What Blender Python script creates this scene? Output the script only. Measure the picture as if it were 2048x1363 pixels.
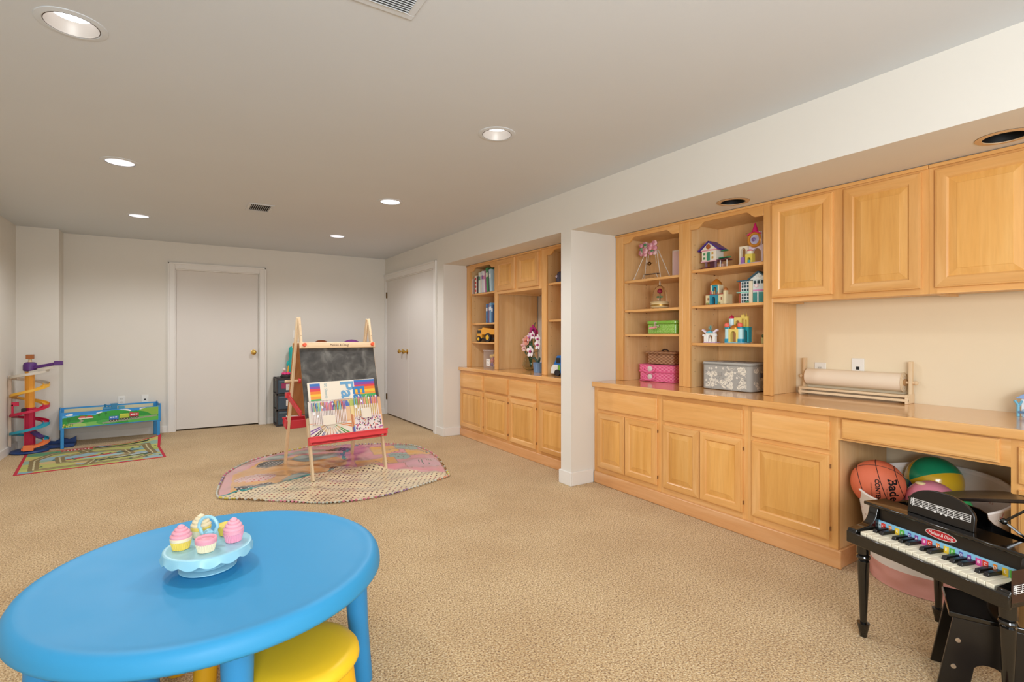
import bpy, bmesh, math, random
import numpy as np
from mathutils import Matrix, Vector
for o in list(bpy.data.objects): bpy.data.objects.remove(o)
SC = bpy.context.scene; COL = SC.collection; PI = math.pi
random.seed(7)

# ---------------------------------------------------------------- camera, light, exposure
cd = bpy.data.cameras.new('camera'); cam = bpy.data.objects.new('camera', cd); COL.objects.link(cam)
cam.location = (0, 0, 1.22); cam.rotation_euler = (PI/2, 0, -math.radians(32.763))
cd.lens = 18; cd.sensor_width = 36; cd.shift_y = -12/2048; cd.clip_start = 0.02
SC.camera = cam
SC.view_settings.view_transform = 'Standard'; SC.view_settings.look = 'None'
SC.view_settings.gamma = 1; SC.view_settings.use_curve_mapping = False
SC.view_settings.exposure = -0.32
w = bpy.data.worlds.new('world'); SC.world = w; w.use_nodes = True
w.node_tree.nodes['Background'].inputs[0].default_value = (0.9, 0.95, 1, 1)
w.node_tree.nodes['Background'].inputs[1].default_value = 0.3
def area(name, loc, target, sx, sy, power, col):
    l = bpy.data.lights.new(name, 'AREA'); l.shape = 'RECTANGLE'; l.size = sx; l.size_y = sy; l.energy = power; l.color = col
    o = bpy.data.objects.new(name, l); COL.objects.link(o); o.location = loc
    o.rotation_euler = (Vector(target)-Vector(loc)).to_track_quat('-Z', 'Y').to_euler(); return o
# added fill light, set at an added, unseen window behind the camera
area('rear_fill_light', (0.6, -2.1, 1.45), (0.75, 4, 1.45), 3.2, 1.5, 56, (0.85, 0.93, 1.0))
# flash bounced off the ceiling behind the camera
area('flash_bounce', (0.7, -1.0, 1.5), (0.95, -0.3, 2.39), 0.5, 0.5, 30, (0.88, 0.94, 1.0))
# added fill light near the camera, brightens the shelves and base cabinets
area('cabinet_fill', (-0.3, -1.1, 1.35), (2.9, 2.0, 0.6), 0.9, 0.9, 68, (0.90, 0.95, 1.0))
CANS = [(-0.35, 2.52, 1), (-0.355, 4.35, 0), (-0.36, 6.21, 0), (1.541, 2.557, 1), (1.535, 4.36, 1), (1.54, 6.22, 0)]
for i, (x, y, on) in enumerate(CANS):
    l = bpy.data.lights.new('can_light', 'SPOT'); l.energy = (44, 43, 50, 38, 60, 50)[i]; l.spot_size = math.radians(160); l.spot_blend = 0.5
    l.shadow_soft_size = 0.09; l.color = (0.96, 0.97, 1.0)
    o = bpy.data.objects.new('can_light', l); COL.objects.link(o); o.location = (x, y, 2.31)  # cans with unlit lenses get a spot too, added to brighten the far room

# ---------------------------------------------------------------- materials
def lin(h):
    if isinstance(h, (tuple, list)): return tuple(h[:3])
    h = h.lstrip('#'); r = []
    for i in (0, 2, 4):
        c = int(h[i:i+2], 16)/255; r.append(c/12.92 if c <= .04045 else ((c+.055)/1.055)**2.4)
    return tuple(r)
_P = {}
def P(h, rough=.5, metal=0, emit=0, spec=.5, trans=0, alpha=1, bump=0, bscale=200, coat=0):
    k = (h, rough, metal, emit, spec, trans, alpha, bump, bscale, coat)
    if k in _P: return _P[k]
    m = bpy.data.materials.new('paint'); m.use_nodes = True; nt = m.node_tree; b = nt.nodes['Principled BSDF']
    c = lin(h)
    b.inputs['Base Color'].default_value = (*c, 1); b.inputs['Roughness'].default_value = rough
    b.inputs['Metallic'].default_value = metal; b.inputs['Specular IOR Level'].default_value = spec
    b.inputs['Transmission Weight'].default_value = trans; b.inputs['Alpha'].default_value = alpha
    b.inputs['Coat Weight'].default_value = coat
    if emit:
        b.inputs['Emission Color'].default_value = (*c, 1); b.inputs['Emission Strength'].default_value = emit
    if not trans and not emit:
        n = nt.nodes.new('ShaderNodeTexNoise'); n.inputs['Scale'].default_value = 9
        tc = nt.nodes.new('ShaderNodeTexCoord'); nt.links.new(tc.outputs['Object'], n.inputs['Vector'])
        mr = nt.nodes.new('ShaderNodeMapRange'); mr.inputs['To Min'].default_value = max(.02, rough-.05); mr.inputs['To Max'].default_value = min(1, rough+.05)
        nt.links.new(n.outputs[0], mr.inputs['Value']); nt.links.new(mr.outputs[0], b.inputs['Roughness'])
    if bump:
        n2 = nt.nodes.new('ShaderNodeTexNoise'); n2.inputs['Scale'].default_value = bscale; n2.inputs['Detail'].default_value = 3
        tc2 = nt.nodes.new('ShaderNodeTexCoord'); nt.links.new(tc2.outputs['Object'], n2.inputs['Vector'])
        bp = nt.nodes.new('ShaderNodeBump'); bp.inputs['Strength'].default_value = bump; bp.inputs['Distance'].default_value = .004
        nt.links.new(n2.outputs[0], bp.inputs['Height']); nt.links.new(bp.outputs[0], b.inputs['Normal'])
    _P[k] = m; return m
def ramp(nt, fac, stops):
    r = nt.nodes.new('ShaderNodeValToRGB'); e = r.color_ramp.elements
    while len(e) < len(stops): e.new(.5)
    for el, (p, c) in zip(e, stops): el.position = p; el.color = (*lin(c), 1)
    nt.links.new(fac, r.inputs[0]); return r.outputs[0]
def wood(name, dark, mid, light, axis, rough=.32, coat=.25, scale=1.0):
    m = bpy.data.materials.new(name); m.use_nodes = True; nt = m.node_tree; b = nt.nodes['Principled BSDF']
    tc = nt.nodes.new('ShaderNodeTexCoord'); mp = nt.nodes.new('ShaderNodeMapping'); oi = nt.nodes.new('ShaderNodeObjectInfo')
    sc = [16*scale]*3; sc[axis] = 1.3*scale
    mp.inputs['Scale'].default_value = sc
    ml = nt.nodes.new('ShaderNodeMath'); ml.operation = 'MULTIPLY'; ml.inputs[1].default_value = 37.0
    nt.links.new(oi.outputs['Random'], ml.inputs[0]); nt.links.new(ml.outputs[0], mp.inputs['Location'])
    nt.links.new(tc.outputs['Object'], mp.inputs['Vector'])
    n = nt.nodes.new('ShaderNodeTexNoise'); n.inputs['Scale'].default_value = 1.0; n.inputs['Detail'].default_value = 5; n.inputs['Distortion'].default_value = .6
    nt.links.new(mp.outputs[0], n.inputs['Vector'])
    c = ramp(nt, n.outputs[0], [(.28, dark), (.52, mid), (.74, light)])
    n2 = nt.nodes.new('ShaderNodeTexNoise'); n2.inputs['Scale'].default_value = 7.0; n2.inputs['Detail'].default_value = 2
    nt.links.new(mp.outputs[0], n2.inputs['Vector'])
    mx = nt.nodes.new('ShaderNodeMix'); mx.data_type = 'RGBA'; mx.blend_type = 'MULTIPLY'; mx.inputs[0].default_value = .10
    nt.links.new(c, mx.inputs[6]); nt.links.new(ramp(nt, n2.outputs[0], [(.35, '#c9b49a'), (.6, '#ffffff')]), mx.inputs[7])
    hv = nt.nodes.new('ShaderNodeHueSaturation')
    mr = nt.nodes.new('ShaderNodeMapRange'); mr.inputs['To Min'].default_value = .93; mr.inputs['To Max'].default_value = 1.06
    nt.links.new(oi.outputs['Random'], mr.inputs['Value']); nt.links.new(mr.outputs[0], hv.inputs['Value'])
    nt.links.new(mx.outputs[2], hv.inputs['Color']); nt.links.new(hv.outputs[0], b.inputs['Base Color'])
    b.inputs['Roughness'].default_value = rough; b.inputs['Coat Weight'].default_value = coat; b.inputs['Coat Roughness'].default_value = .15
    return m
WD = ('#dc9f58', '#e6ad67', '#eebb7c')
WZ = wood('maple_vertical', *WD, 2); WX = wood('maple_horizontal', *WD, 0)
WPN = wood('maple_panel', '#d89b4c', '#e4aa5c', '#ecb86e', 2); WPL = wood('maple_plinth', '#d99a62', '#e1a76f', '#e9b582', 0)
WI = wood('maple_inside_lit', '#e6b87c', '#ecc188', '#f0ca94', 2, .45, .1)  # lighter than the face maple; brightness inside the shelves is put into the colour
WC = wood('maple_counter', '#d99c58', '#e3aa66', '#eab678', 0, .16, .5)
WP = wood('pine', '#e2c095', '#ecd0a8', '#f3deba', 2, .5, 0)
WPX = wood('pine_bar', '#e2c095', '#ecd0a8', '#f3deba', 0, .5, 0)
WBR = wood('hardboard', '#a86f3c', '#b57c48', '#c08a55', 2, .6, 0)
def wallmat(name, h, rough=.85):
    m = bpy.data.materials.new(name); m.use_nodes = True; nt = m.node_tree; b = nt.nodes['Principled BSDF']
    tc = nt.nodes.new('ShaderNodeTexCoord'); n = nt.nodes.new('ShaderNodeTexNoise'); n.inputs['Scale'].default_value = 1.7; n.inputs['Detail'].default_value = 6
    nt.links.new(tc.outputs['Object'], n.inputs['Vector'])
    c = lin(h); mx = nt.nodes.new('ShaderNodeMix'); mx.data_type = 'RGBA'
    mx.inputs[6].default_value = (*[x*.97 for x in c], 1); mx.inputs[7].default_value = (*[min(1, x*1.02) for x in c], 1)
    nt.links.new(n.outputs[0], mx.inputs[0]); nt.links.new(mx.outputs[2], b.inputs['Base Color'])
    n2 = nt.nodes.new('ShaderNodeTexNoise'); n2.inputs['Scale'].default_value = 180; nt.links.new(tc.outputs['Object'], n2.inputs['Vector'])
    bp = nt.nodes.new('ShaderNodeBump'); bp.inputs['Strength'].default_value = .08; bp.inputs['Distance'].default_value = .002
    nt.links.new(n2.outputs[0], bp.inputs['Height']); nt.links.new(bp.outputs[0], b.inputs['Normal'])
    b.inputs['Roughness'].default_value = rough; b.inputs['Specular IOR Level'].default_value = .25
    return m
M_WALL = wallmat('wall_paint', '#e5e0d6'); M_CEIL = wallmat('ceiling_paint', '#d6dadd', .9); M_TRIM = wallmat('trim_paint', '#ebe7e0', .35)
M_DOOR = wallmat('door_paint', '#e2dcd4', .45); M_WARM = wallmat('warm_bounce_paint', '#efdfc0')  # desk niche: wall paint with warm bounce light mixed into its colour
def carpet():
    m = bpy.data.materials.new('carpet'); m.use_nodes = True; nt = m.node_tree; b = nt.nodes['Principled BSDF']
    tc = nt.nodes.new('ShaderNodeTexCoord')
    n = nt.nodes.new('ShaderNodeTexNoise'); n.inputs['Scale'].default_value = 130; n.inputs['Detail'].default_value = 4; n.inputs['Roughness'].default_value = .65
    nt.links.new(tc.outputs['Object'], n.inputs['Vector'])
    c = ramp(nt, n.outputs[0], [(.34, '#7d5a36'), (.45, '#caa677'), (.55, '#e9cc9b'), (.66, '#fbe9c6')])
    n3 = nt.nodes.new('ShaderNodeTexNoise'); n3.inputs['Scale'].default_value = 2.2; n3.inputs['Detail'].default_value = 3
    nt.links.new(tc.outputs['Object'], n3.inputs['Vector'])
    mx = nt.nodes.new('ShaderNodeMix'); mx.data_type = 'RGBA'; mx.blend_type = 'MULTIPLY'; mx.inputs[0].default_value = 1
    nt.links.new(c, mx.inputs[6]); nt.links.new(ramp(nt, n3.outputs[0], [(.3, '#efe9e2'), (.7, '#ffffff')]), mx.inputs[7])
    nt.links.new(mx.outputs[2], b.inputs['Base Color'])
    v = nt.nodes.new('ShaderNodeTexVoronoi'); v.inputs['Scale'].default_value = 160; nt.links.new(tc.outputs['Object'], v.inputs['Vector'])
    ad = nt.nodes.new('ShaderNodeMath'); ad.operation = 'SUBTRACT'; nt.links.new(n.outputs[0], ad.inputs[0]); nt.links.new(v.outputs[0], ad.inputs[1])
    bp = nt.nodes.new('ShaderNodeBump'); bp.inputs['Strength'].default_value = .8; bp.inputs['Distance'].default_value = .006
    nt.links.new(ad.outputs[0], bp.inputs['Height']); nt.links.new(bp.outputs[0], b.inputs['Normal'])
    b.inputs['Roughness'].default_value = 1; b.inputs['Specular IOR Level'].default_value = .1
    b.inputs['Sheen Weight'].default_value = .2
    return m
M_CARPET = carpet()
def colmat(rough=.5, bump=0, dots=False, coat=0):
    k = ('col', rough, bump, dots, coat)
    if k in _P: return _P[k]
    m = bpy.data.materials.new('print'); m.use_nodes = True; nt = m.node_tree; b = nt.nodes['Principled BSDF']
    a = nt.nodes.new('ShaderNodeAttribute'); a.attribute_name = 'Col'; out = a.outputs['Color']
    tc = nt.nodes.new('ShaderNodeTexCoord')
    if dots:
        d = nt.nodes.new('ShaderNodeAttribute'); d.attribute_name = 'Dot'
        mp = nt.nodes.new('ShaderNodeMapping'); mp.inputs['Rotation'].default_value = (0, 0, .6); mp.inputs['Scale'].default_value = (27, 27, .01)
        nt.links.new(tc.outputs['Object'], mp.inputs['Vector'])
        v = nt.nodes.new('ShaderNodeTexVoronoi'); v.inputs['Scale'].default_value = 1; v.inputs['Randomness'].default_value = .15
        v.voronoi_dimensions = '2D'; nt.links.new(mp.outputs[0], v.inputs['Vector'])
        lt = nt.nodes.new('ShaderNodeMath'); lt.operation = 'LESS_THAN'; lt.inputs[1].default_value = .21; nt.links.new(v.outputs['Distance'], lt.inputs[0])
        mu = nt.nodes.new('ShaderNodeMath'); mu.operation = 'MULTIPLY'; nt.links.new(lt.outputs[0], mu.inputs[0]); nt.links.new(d.outputs['Alpha'], mu.inputs[1])
        mx = nt.nodes.new('ShaderNodeMix'); mx.data_type = 'RGBA'; nt.links.new(mu.outputs[0], mx.inputs[0]); nt.links.new(out, mx.inputs[6]); nt.links.new(d.outputs['Color'], mx.inputs[7]); out = mx.outputs[2]
    nt.links.new(out, b.inputs['Base Color']); b.inputs['Roughness'].default_value = rough; b.inputs['Coat Weight'].default_value = coat
    if bump:
        n = nt.nodes.new('ShaderNodeTexNoise'); n.inputs['Scale'].default_value = 300; nt.links.new(tc.outputs['Object'], n.inputs['Vector'])
        bp = nt.nodes.new('ShaderNodeBump'); bp.inputs['Strength'].default_value = bump; bp.inputs['Distance'].default_value = .003
        nt.links.new(n.outputs[0], bp.inputs['Height']); nt.links.new(bp.outputs[0], b.inputs['Normal'])
    _P[k] = m; return m
def weave(name, h1, h2, sx=90, rough=.45):
    m = bpy.data.materials.new(name); m.use_nodes = True; nt = m.node_tree; b = nt.nodes['Principled BSDF']
    tc = nt.nodes.new('ShaderNodeTexCoord'); mp = nt.nodes.new('ShaderNodeMapping'); mp.inputs['Scale'].default_value = (sx, sx, sx*1.7)
    nt.links.new(tc.outputs['Object'], mp.inputs['Vector'])
    sep = nt.nodes.new('ShaderNodeSeparateXYZ'); nt.links.new(mp.outputs[0], sep.inputs[0])
    ad = nt.nodes.new('ShaderNodeMath'); nt.links.new(sep.outputs[0], ad.inputs[0]); nt.links.new(sep.outputs[1], ad.inputs[1])
    def sn(x):
        s = nt.nodes.new('ShaderNodeMath'); s.operation = 'SINE'; nt.links.new(x, s.inputs[0]); return s.outputs[0]
    mu = nt.nodes.new('ShaderNodeMath'); mu.operation = 'MULTIPLY_ADD'; nt.links.new(sn(ad.outputs[0]), mu.inputs[0]); nt.links.new(sn(sep.outputs[2]), mu.inputs[1]); mu.inputs[2].default_value = .5
    nt.links.new(ramp(nt, mu.outputs[0], [(.1, h2), (.9, h1)]), b.inputs['Base Color'])
    bp = nt.nodes.new('ShaderNodeBump'); bp.inputs['Strength'].default_value = .7; bp.inputs['Distance'].default_value = .003
    nt.links.new(mu.outputs[0], bp.inputs['Height']); nt.links.new(bp.outputs[0], b.inputs['Normal']); b.inputs['Roughness'].default_value = rough
    return m
def M_GLASS(tint='#ffffff'):
    k = ('glass', tint)
    if k in _P: return _P[k]
    m = bpy.data.materials.new('glass'); m.use_nodes = True; nt = m.node_tree; b = nt.nodes['Principled BSDF']
    b.inputs['Base Color'].default_value = (*lin(tint), 1); b.inputs['Roughness'].default_value = .03
    b.inputs['Transmission Weight'].default_value = 1; b.inputs['IOR'].default_value = 1.25
    _P[k] = m; return m

# ---------------------------------------------------------------- mesh helpers
class MB:
    def __init__(s): s.v = []; s.f = []; s.m = []
    def add(s, vs, fs, mi=0):
        k = len(s.v); s.v += [tuple(v) for v in vs]; s.f += [tuple(i+k for i in f) for f in fs]; s.m += [mi]*len(fs); return s
    def box(s, x0, x1, y0, y1, z0, z1, mi=0):
        return s.add([(x0, y0, z0), (x1, y0, z0), (x1, y1, z0), (x0, y1, z0), (x0, y0, z1), (x1, y0, z1), (x1, y1, z1), (x0, y1, z1)],
                     [(0, 3, 2, 1), (4, 5, 6, 7), (0, 1, 5, 4), (1, 2, 6, 5), (2, 3, 7, 6), (3, 0, 4, 7)], mi)
    def xf(s, M):
        s.v = [tuple(M @ Vector(v)) for v in s.v]; return s
    def bar(s, p0, p1, wx, wy, up=(0, 0, 1), mi=0):
        p0 = Vector(p0); p1 = Vector(p1); d = (p1-p0).normalized(); a = d.cross(Vector(up))
        if a.length < 1e-4: a = d.cross(Vector((0, 1, 0)))
        a.normalize(); b = a.cross(d)
        vs = [p+a*sx*wx/2+b*sy*wy/2 for p in (p0, p1) for sx, sy in ((-1, -1), (1, -1), (1, 1), (-1, 1))]
        return s.add(vs, [(0, 1, 2, 3), (7, 6, 5, 4), (0, 4, 5, 1), (1, 5, 6, 2), (2, 6, 7, 3), (3, 7, 4, 0)], mi)
    def prism(s, poly, a0, a1, ax='y', mi=0):
        n = len(poly)
        def p(q, a): return {'y': (q[0], a, q[1]), 'x': (a, q[0], q[1]), 'z': (q[0], q[1], a)}[ax]
        vs = [p(q, a0) for q in poly]+[p(q, a1) for q in poly]
        return s.add(vs, [tuple(range(n)), tuple(range(2*n-1, n-1, -1))]+[(i, n+i, n+(i+1) % n, (i+1) % n) for i in range(n)], mi)
    def lathe(s, prof, c=(0, 0, 0), n=24, mi=0, M=None, cap=True):
        vs = []; fs = []; k = len(prof)
        for i in range(n):
            a = 2*PI*i/n
            for r, z in prof: vs.append((r*math.cos(a), r*math.sin(a), z))
        for i in range(n):
            j = (i+1) % n
            for q in range(k-1): fs.append((i*k+q, j*k+q, j*k+q+1, i*k+q+1))
        if cap and prof[0][0] > 1e-6: fs.append(tuple(i*k for i in range(n))[::-1])
        if cap and prof[-1][0] > 1e-6: fs.append(tuple(i*k+k-1 for i in range(n)))
        if M is not None: vs = [tuple(M @ Vector(v)) for v in vs]
        return s.add([(v[0]+c[0], v[1]+c[1], v[2]+c[2]) for v in vs], fs, mi)
    def cyl(s, p0, p1, r0, r1=None, n=16, mi=0):
        p0 = Vector(p0); p1 = Vector(p1); d = p1-p0; M = d.to_track_quat('Z', 'Y').to_matrix()
        return s.lathe([(r0, 0), (r0 if r1 is None else r1, d.length)], p0, n, mi, M)
    def ball(s, c, r, n=16, sc=(1, 1, 1), mi=0):
        k = max(4, n//2); pr = [(max(1e-7, math.sin(PI*i/k)) * r, -math.cos(PI*i/k)*r) for i in range(k+1)]
        return s.lathe(pr, c, n, mi, Matrix.Diagonal(Vector(sc)))
    def tube(s, pts, r, n=8, closed=False, mi=0):
        pts = [Vector(p) for p in pts]; N = len(pts); vs = []; pa = None
        for i, p in enumerate(pts):
            d = (pts[(i+1) % N]-pts[i-1]) if closed else (pts[min(i+1, N-1)]-pts[max(i-1, 0)])
            d.normalize()
            a = (pa - d*pa.dot(d)) if pa is not None else d.orthogonal()
            a.normalize(); pa = a; b = d.cross(a); rr = r[i] if isinstance(r, (list, tuple)) else r
            vs += [p+(a*math.cos(2*PI*q/n)+b*math.sin(2*PI*q/n))*rr for q in range(n)]
        fs = []
        for i in range(N if closed else N-1):
            for q in range(n): fs.append((i*n+q, i*n+(q+1) % n, ((i+1) % N)*n+(q+1) % n, ((i+1) % N)*n+q))
        if not closed: fs += [tuple(range(n))[::-1], tuple((N-1)*n+q for q in range(n))]
        return s.add(vs, fs, mi)
    def nested(s, loops, cap=True, mi=0, mh=None):
        # loops: list of (x0,x1,z0,z1,y); strips between successive rectangles; mh = material of top and bottom strips
        vs = []; fs = []; mm = []
        for x0, x1, z0, z1, y in loops: vs += [(x0, y, z0), (x1, y, z0), (x1, y, z1), (x0, y, z1)]
        for i in range(len(loops)-1):
            for q in range(4):
                fs.append((i*4+q, i*4+(q+1) % 4, i*4+4+(q+1) % 4, i*4+4+q)); mm.append(mi if (q % 2 or mh is None) else mh)
        if cap: k = len(loops)*4-4; fs.append((k, k+1, k+2, k+3)); mm.append(mi)
        n = len(s.m); s.add(vs, fs, mi); s.m[n:] = mm; return s
    def build(s, name, mats, parent=None, bevel=0, seg=2, smooth=.6, loc=None, keep=False):
        me = bpy.data.meshes.new(name); me.from_pydata(s.v, [], s.f)
        if not isinstance(mats, (list, tuple)): mats = [mats]
        for m in mats: me.materials.append(m)
        if len(mats) > 1: me.polygons.foreach_set('material_index', s.m)
        if not keep:
            bm = bmesh.new(); bm.from_mesh(me); bmesh.ops.recalc_face_normals(bm, faces=bm.faces); bm.to_mesh(me); bm.free()
        if smooth: me.shade_smooth(); me.set_sharp_from_angle(angle=smooth)
        me.update()
        o = bpy.data.objects.new(name, me); COL.objects.link(o); o.parent = parent
        if loc: o.location = loc
        if bevel:
            b = o.modifiers.new('bevel', 'BEVEL'); b.width = bevel; b.segments = seg; b.limit_method = 'ANGLE'; b.angle_limit = .7
        return o
def bx(name, mat, parent, *a, bevel=0, **k): return MB().box(*a).build(name, mat, parent, bevel=bevel, **k)
def tag(o, label, cat, group=None):
    o['label'] = label; o['category'] = cat
    if group: o['group'] = group
    return o
def thing(name, label, cat, loc=(0, 0, 0), rot=0, group=None):
    o = bpy.data.objects.new(name, None); COL.objects.link(o); o.location = loc; o.rotation_euler = (0, 0, rot); o.empty_display_size = .05
    return tag(o, label, cat, group)
def struct(o): o['kind'] = 'structure'; return o
def dup(o, loc, label, rot=None):
    def cp(a, par):
        c = a.copy(); COL.objects.link(c)
        if par: c.parent = par
        for ch in [x for x in ALL if x.parent == a]: cp(ch, c)
        return c
    ALL = list(COL.objects); c = cp(o, None); c.location = loc; c['label'] = label
    if rot is not None: c.rotation_euler = (0, 0, rot)
    return c
def text(s, size, M, mat, name, parent, ext=.0006, shear=0, align='LEFT', bold=0, warp=None, xs=1):
    cu = bpy.data.curves.new('t', 'FONT'); cu.body = s; cu.size = size; cu.extrude = ext; cu.shear = shear; cu.align_x = align; cu.offset = bold; cu.resolution_u = 3
    t = bpy.data.objects.new('t', cu); COL.objects.link(t)
    dg = bpy.context.evaluated_depsgraph_get(); dg.update()
    me = bpy.data.meshes.new_from_object(t.evaluated_get(dg)); bpy.data.objects.remove(t)
    for v in me.vertices:
        q = Vector((v.co.x*xs, v.co.y, v.co.z)); v.co = warp(q) if warp else M @ q
    me.materials.clear(); me.materials.append(mat); me.name = name
    o = bpy.data.objects.new(name, me); COL.objects.link(o); o.parent = parent; return o
def frame(o, x, y):
    x = Vector(x).normalized(); y = Vector(y); y = (y-x*y.dot(x)).normalized(); z = x.cross(y)
    return Matrix(((x.x, y.x, z.x, o[0]), (x.y, y.y, z.y, o[1]), (x.z, y.z, z.z, o[2]), (0, 0, 0, 1)))
class Cv:   # a flat print: colours on a fine grid, in metres
    def __init__(s, w, h, n, bg):
        s.w, s.h = w, h; s.n = n; s.k = max(2, int(round(n*h/w)))
        s.X, s.Y = np.meshgrid((np.arange(s.n)+.5)/s.n*w, (np.arange(s.k)+.5)/s.k*h)
        s.c = np.empty((s.k, s.n, 3)); s.c[:] = lin(bg)
    def put(s, m, col): s.c[m] = lin(col); return s
    def rect(s, x0, x1, y0, y1, col): return s.put((s.X >= x0) & (s.X < x1) & (s.Y >= y0) & (s.Y < y1), col)
    def ell(s, cx, cy, rx, ry, col): return s.put(((s.X-cx)/rx)**2+((s.Y-cy)/ry)**2 < 1, col)
    def inpoly(s, pts):
        m = np.zeros(s.X.shape, bool); n = len(pts)
        for i in range(n):
            (x0, y0), (x1, y1) = pts[i], pts[(i+1) % n]
            if y0 == y1: continue
            m ^= ((y0 > s.Y) != (y1 > s.Y)) & (s.X < (x1-x0)*(s.Y-y0)/(y1-y0)+x0)
        return m
    def poly(s, pts, col): return s.put(s.inpoly(pts), col)
    def dist(s, pts):
        d = np.full(s.X.shape, 9.)
        for (x0, y0), (x1, y1) in zip(pts[:-1], pts[1:]):
            dx, dy = x1-x0, y1-y0; L = dx*dx+dy*dy+1e-12; t = np.clip(((s.X-x0)*dx+(s.Y-y0)*dy)/L, 0, 1)
            d = np.minimum(d, np.hypot(s.X-x0-t*dx, s.Y-y0-t*dy))
        return d
    def line(s, pts, wd, col): return s.put(s.dist(pts) < wd/2, col)
    def sheet(s, name, S, parent, rough=.5, bump=0, coat=0, thick=0, mat=None):
        gx, gy = np.meshgrid(np.linspace(0, s.w, s.n+1), np.linspace(0, s.h, s.k+1))
        p = S(gx, gy); V = np.stack([np.broadcast_to(q, gx.shape) for q in p], -1).reshape(-1, 3)
        i = (np.arange(s.k)[:, None]*(s.n+1)+np.arange(s.n)[None, :]).reshape(-1)
        F = np.stack([i, i+1, i+s.n+2, i+s.n+1], -1)
        return grid(name, V, F, s.c.reshape(-1, 3), parent, mat or colmat(rough, bump, False, coat), thick)
def grid(name, V, F, C, parent, mat, thick=0, dot=None, smooth=True):
    me = bpy.data.meshes.new(name); nf = len(F)
    me.vertices.add(len(V)); me.vertices.foreach_set('co', np.asarray(V, dtype=np.float32).ravel())
    me.loops.add(nf*4); me.loops.foreach_set('vertex_index', np.asarray(F, dtype=np.int32).ravel())
    me.polygons.add(nf); me.polygons.foreach_set('loop_start', np.arange(nf, dtype=np.int32)*4)
    me.polygons.foreach_set('loop_total', np.full(nf, 4, dtype=np.int32))
    me.update(calc_edges=True); me.validate()
    def at(nm, A):
        a = me.color_attributes.new(nm, 'FLOAT_COLOR', 'CORNER'); a.data.foreach_set('color', np.repeat(A, 4, 0).astype(np.float32).ravel())
    at('Col', np.c_[C, np.ones(nf)])
    if dot is not None: at('Dot', dot)
    me.materials.append(mat)
    if smooth: me.shade_smooth()
    o = bpy.data.objects.new(name, me); COL.objects.link(o); o.parent = parent
    if thick:
        m = o.modifiers.new('solid', 'SOLIDIFY'); m.thickness = thick; m.offset = -1
    return o
def arch(mb, x0, x1, z0, z1, ox0, ox1, oz, y0, y1, mi=0, base=None):
    # wall in the xz plane with an arched opening from z0 (or base) whose straight sides end at oz
    r = (ox1-ox0)/2; c = (ox0+ox1)/2; pts = [(x0, z0), (x0, z1), (x1, z1), (x1, z0), (ox1, z0)]
    pts += [(c+r*math.cos(PI*i/10), oz+r*math.sin(PI*i/10)) for i in range(11)]+[(ox0, z0)]
    mb.prism(pts, y0, y1, 'y', mi); return mb
RW = -PI/2   # things along the right wall: local x runs right (towards -Y), local y runs into the wall
# ---------------------------------------------------------------- room
S_ = lambda n, mat, *a: struct(bx(n, mat, None, *a))
XW = 2.64; SOF = 2.07; CE = 2.39
S_('floor', M_CARPET, -1.7, 3.75, -2.4, 8.0, -.06, 0)
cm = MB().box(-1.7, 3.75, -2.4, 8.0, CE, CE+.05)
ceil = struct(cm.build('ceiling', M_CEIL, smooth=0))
bxs = [(-1.6, -.08, 7.733, 7.85, 0, CE), (.885, 2.76, 7.733, 7.85, 0, CE), (-.08, .885, 7.733, 7.85, 2.055, CE)]
m = MB()
for b in bxs: m.box(*b)
struct(m.build('wall_back', M_WALL, smooth=0))
S_('wall_left', M_WALL, -1.62, -1.5, -2.3, 7.85, 0, CE)
S_('wall_pilaster', M_WALL, -1.5, -1.15, 7.48, 7.74, 0, CE)
# right wall: far part with the closet opening, bulkhead over the niches, near part
m = MB()
m.box(XW, XW+.11, 5.62, 5.90, 0, SOF); m.box(XW, XW+.11, 7.70, 7.74, 0, CE); m.box(XW, XW+.11, 5.90, 7.70, 2.055, CE)
m.box(XW+.11, 3.62, 5.62, 5.72, 0, SOF); m.box(XW, XW+.11, 5.62, 5.90, SOF, CE)
m.box(XW, 3.64, -.74, -.62, 0, CE); m.box(XW, XW+.11, -2.3, -.74, 0, CE)
struct(m.build('wall_right', M_WALL, smooth=0))
S_('wall_bulkhead', M_WALL, XW, 3.64, -.62, 5.62, SOF, CE)
S_('wall_partition', M_WALL, XW, 3.64, 3.22, 3.351, 0, SOF)
S_('wall_desk_niche', M_WARM, 3.48, 3.6, -.62, 3.22, 0, SOF)
S_('wall_media_niche', M_WALL, 3.54, 3.64, 3.351, 5.62, 0, SOF)
m = MB(); m.box(-1.6, -1.1, -2.3, -2.2, 0, CE); m.box(2.3, 2.76, -2.3, -2.2, 0, CE); m.box(-1.1, 2.3, -2.3, -2.2, 0, .65); m.box(-1.1, 2.3, -2.3, -2.2, 2.2, CE)
struct(m.build('wall_front', M_WALL, smooth=0))
m = MB()
for x in (-1.1, .03, 1.16, 2.24): m.box(x, x+.06, -2.28, -2.22, .65, 2.2)
m.box(-1.1, 2.3, -2.28, -2.22, .65, .71); m.box(-1.1, 2.3, -2.28, -2.22, 2.14, 2.2)
struct(m.build('added_window_1', M_TRIM, smooth=0))  # unseen window, added to give the rear fill light a source
def baseb(name, *a):
    return struct(MB().box(*a).build(name, M_TRIM, None, bevel=.004, smooth=0))
baseb('baseboard_back', -1.15, -.155, 7.719, 7.733, 0, .085); baseb('baseboard_back_corner', .978, 2.63, 7.719, 7.733, 0, .085)
baseb('baseboard_left', -1.5, -1.486, -2.2, 7.48, 0, .085); baseb('baseboard_pilaster', -1.486, -1.15, 7.466, 7.48, 0, .085)
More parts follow.
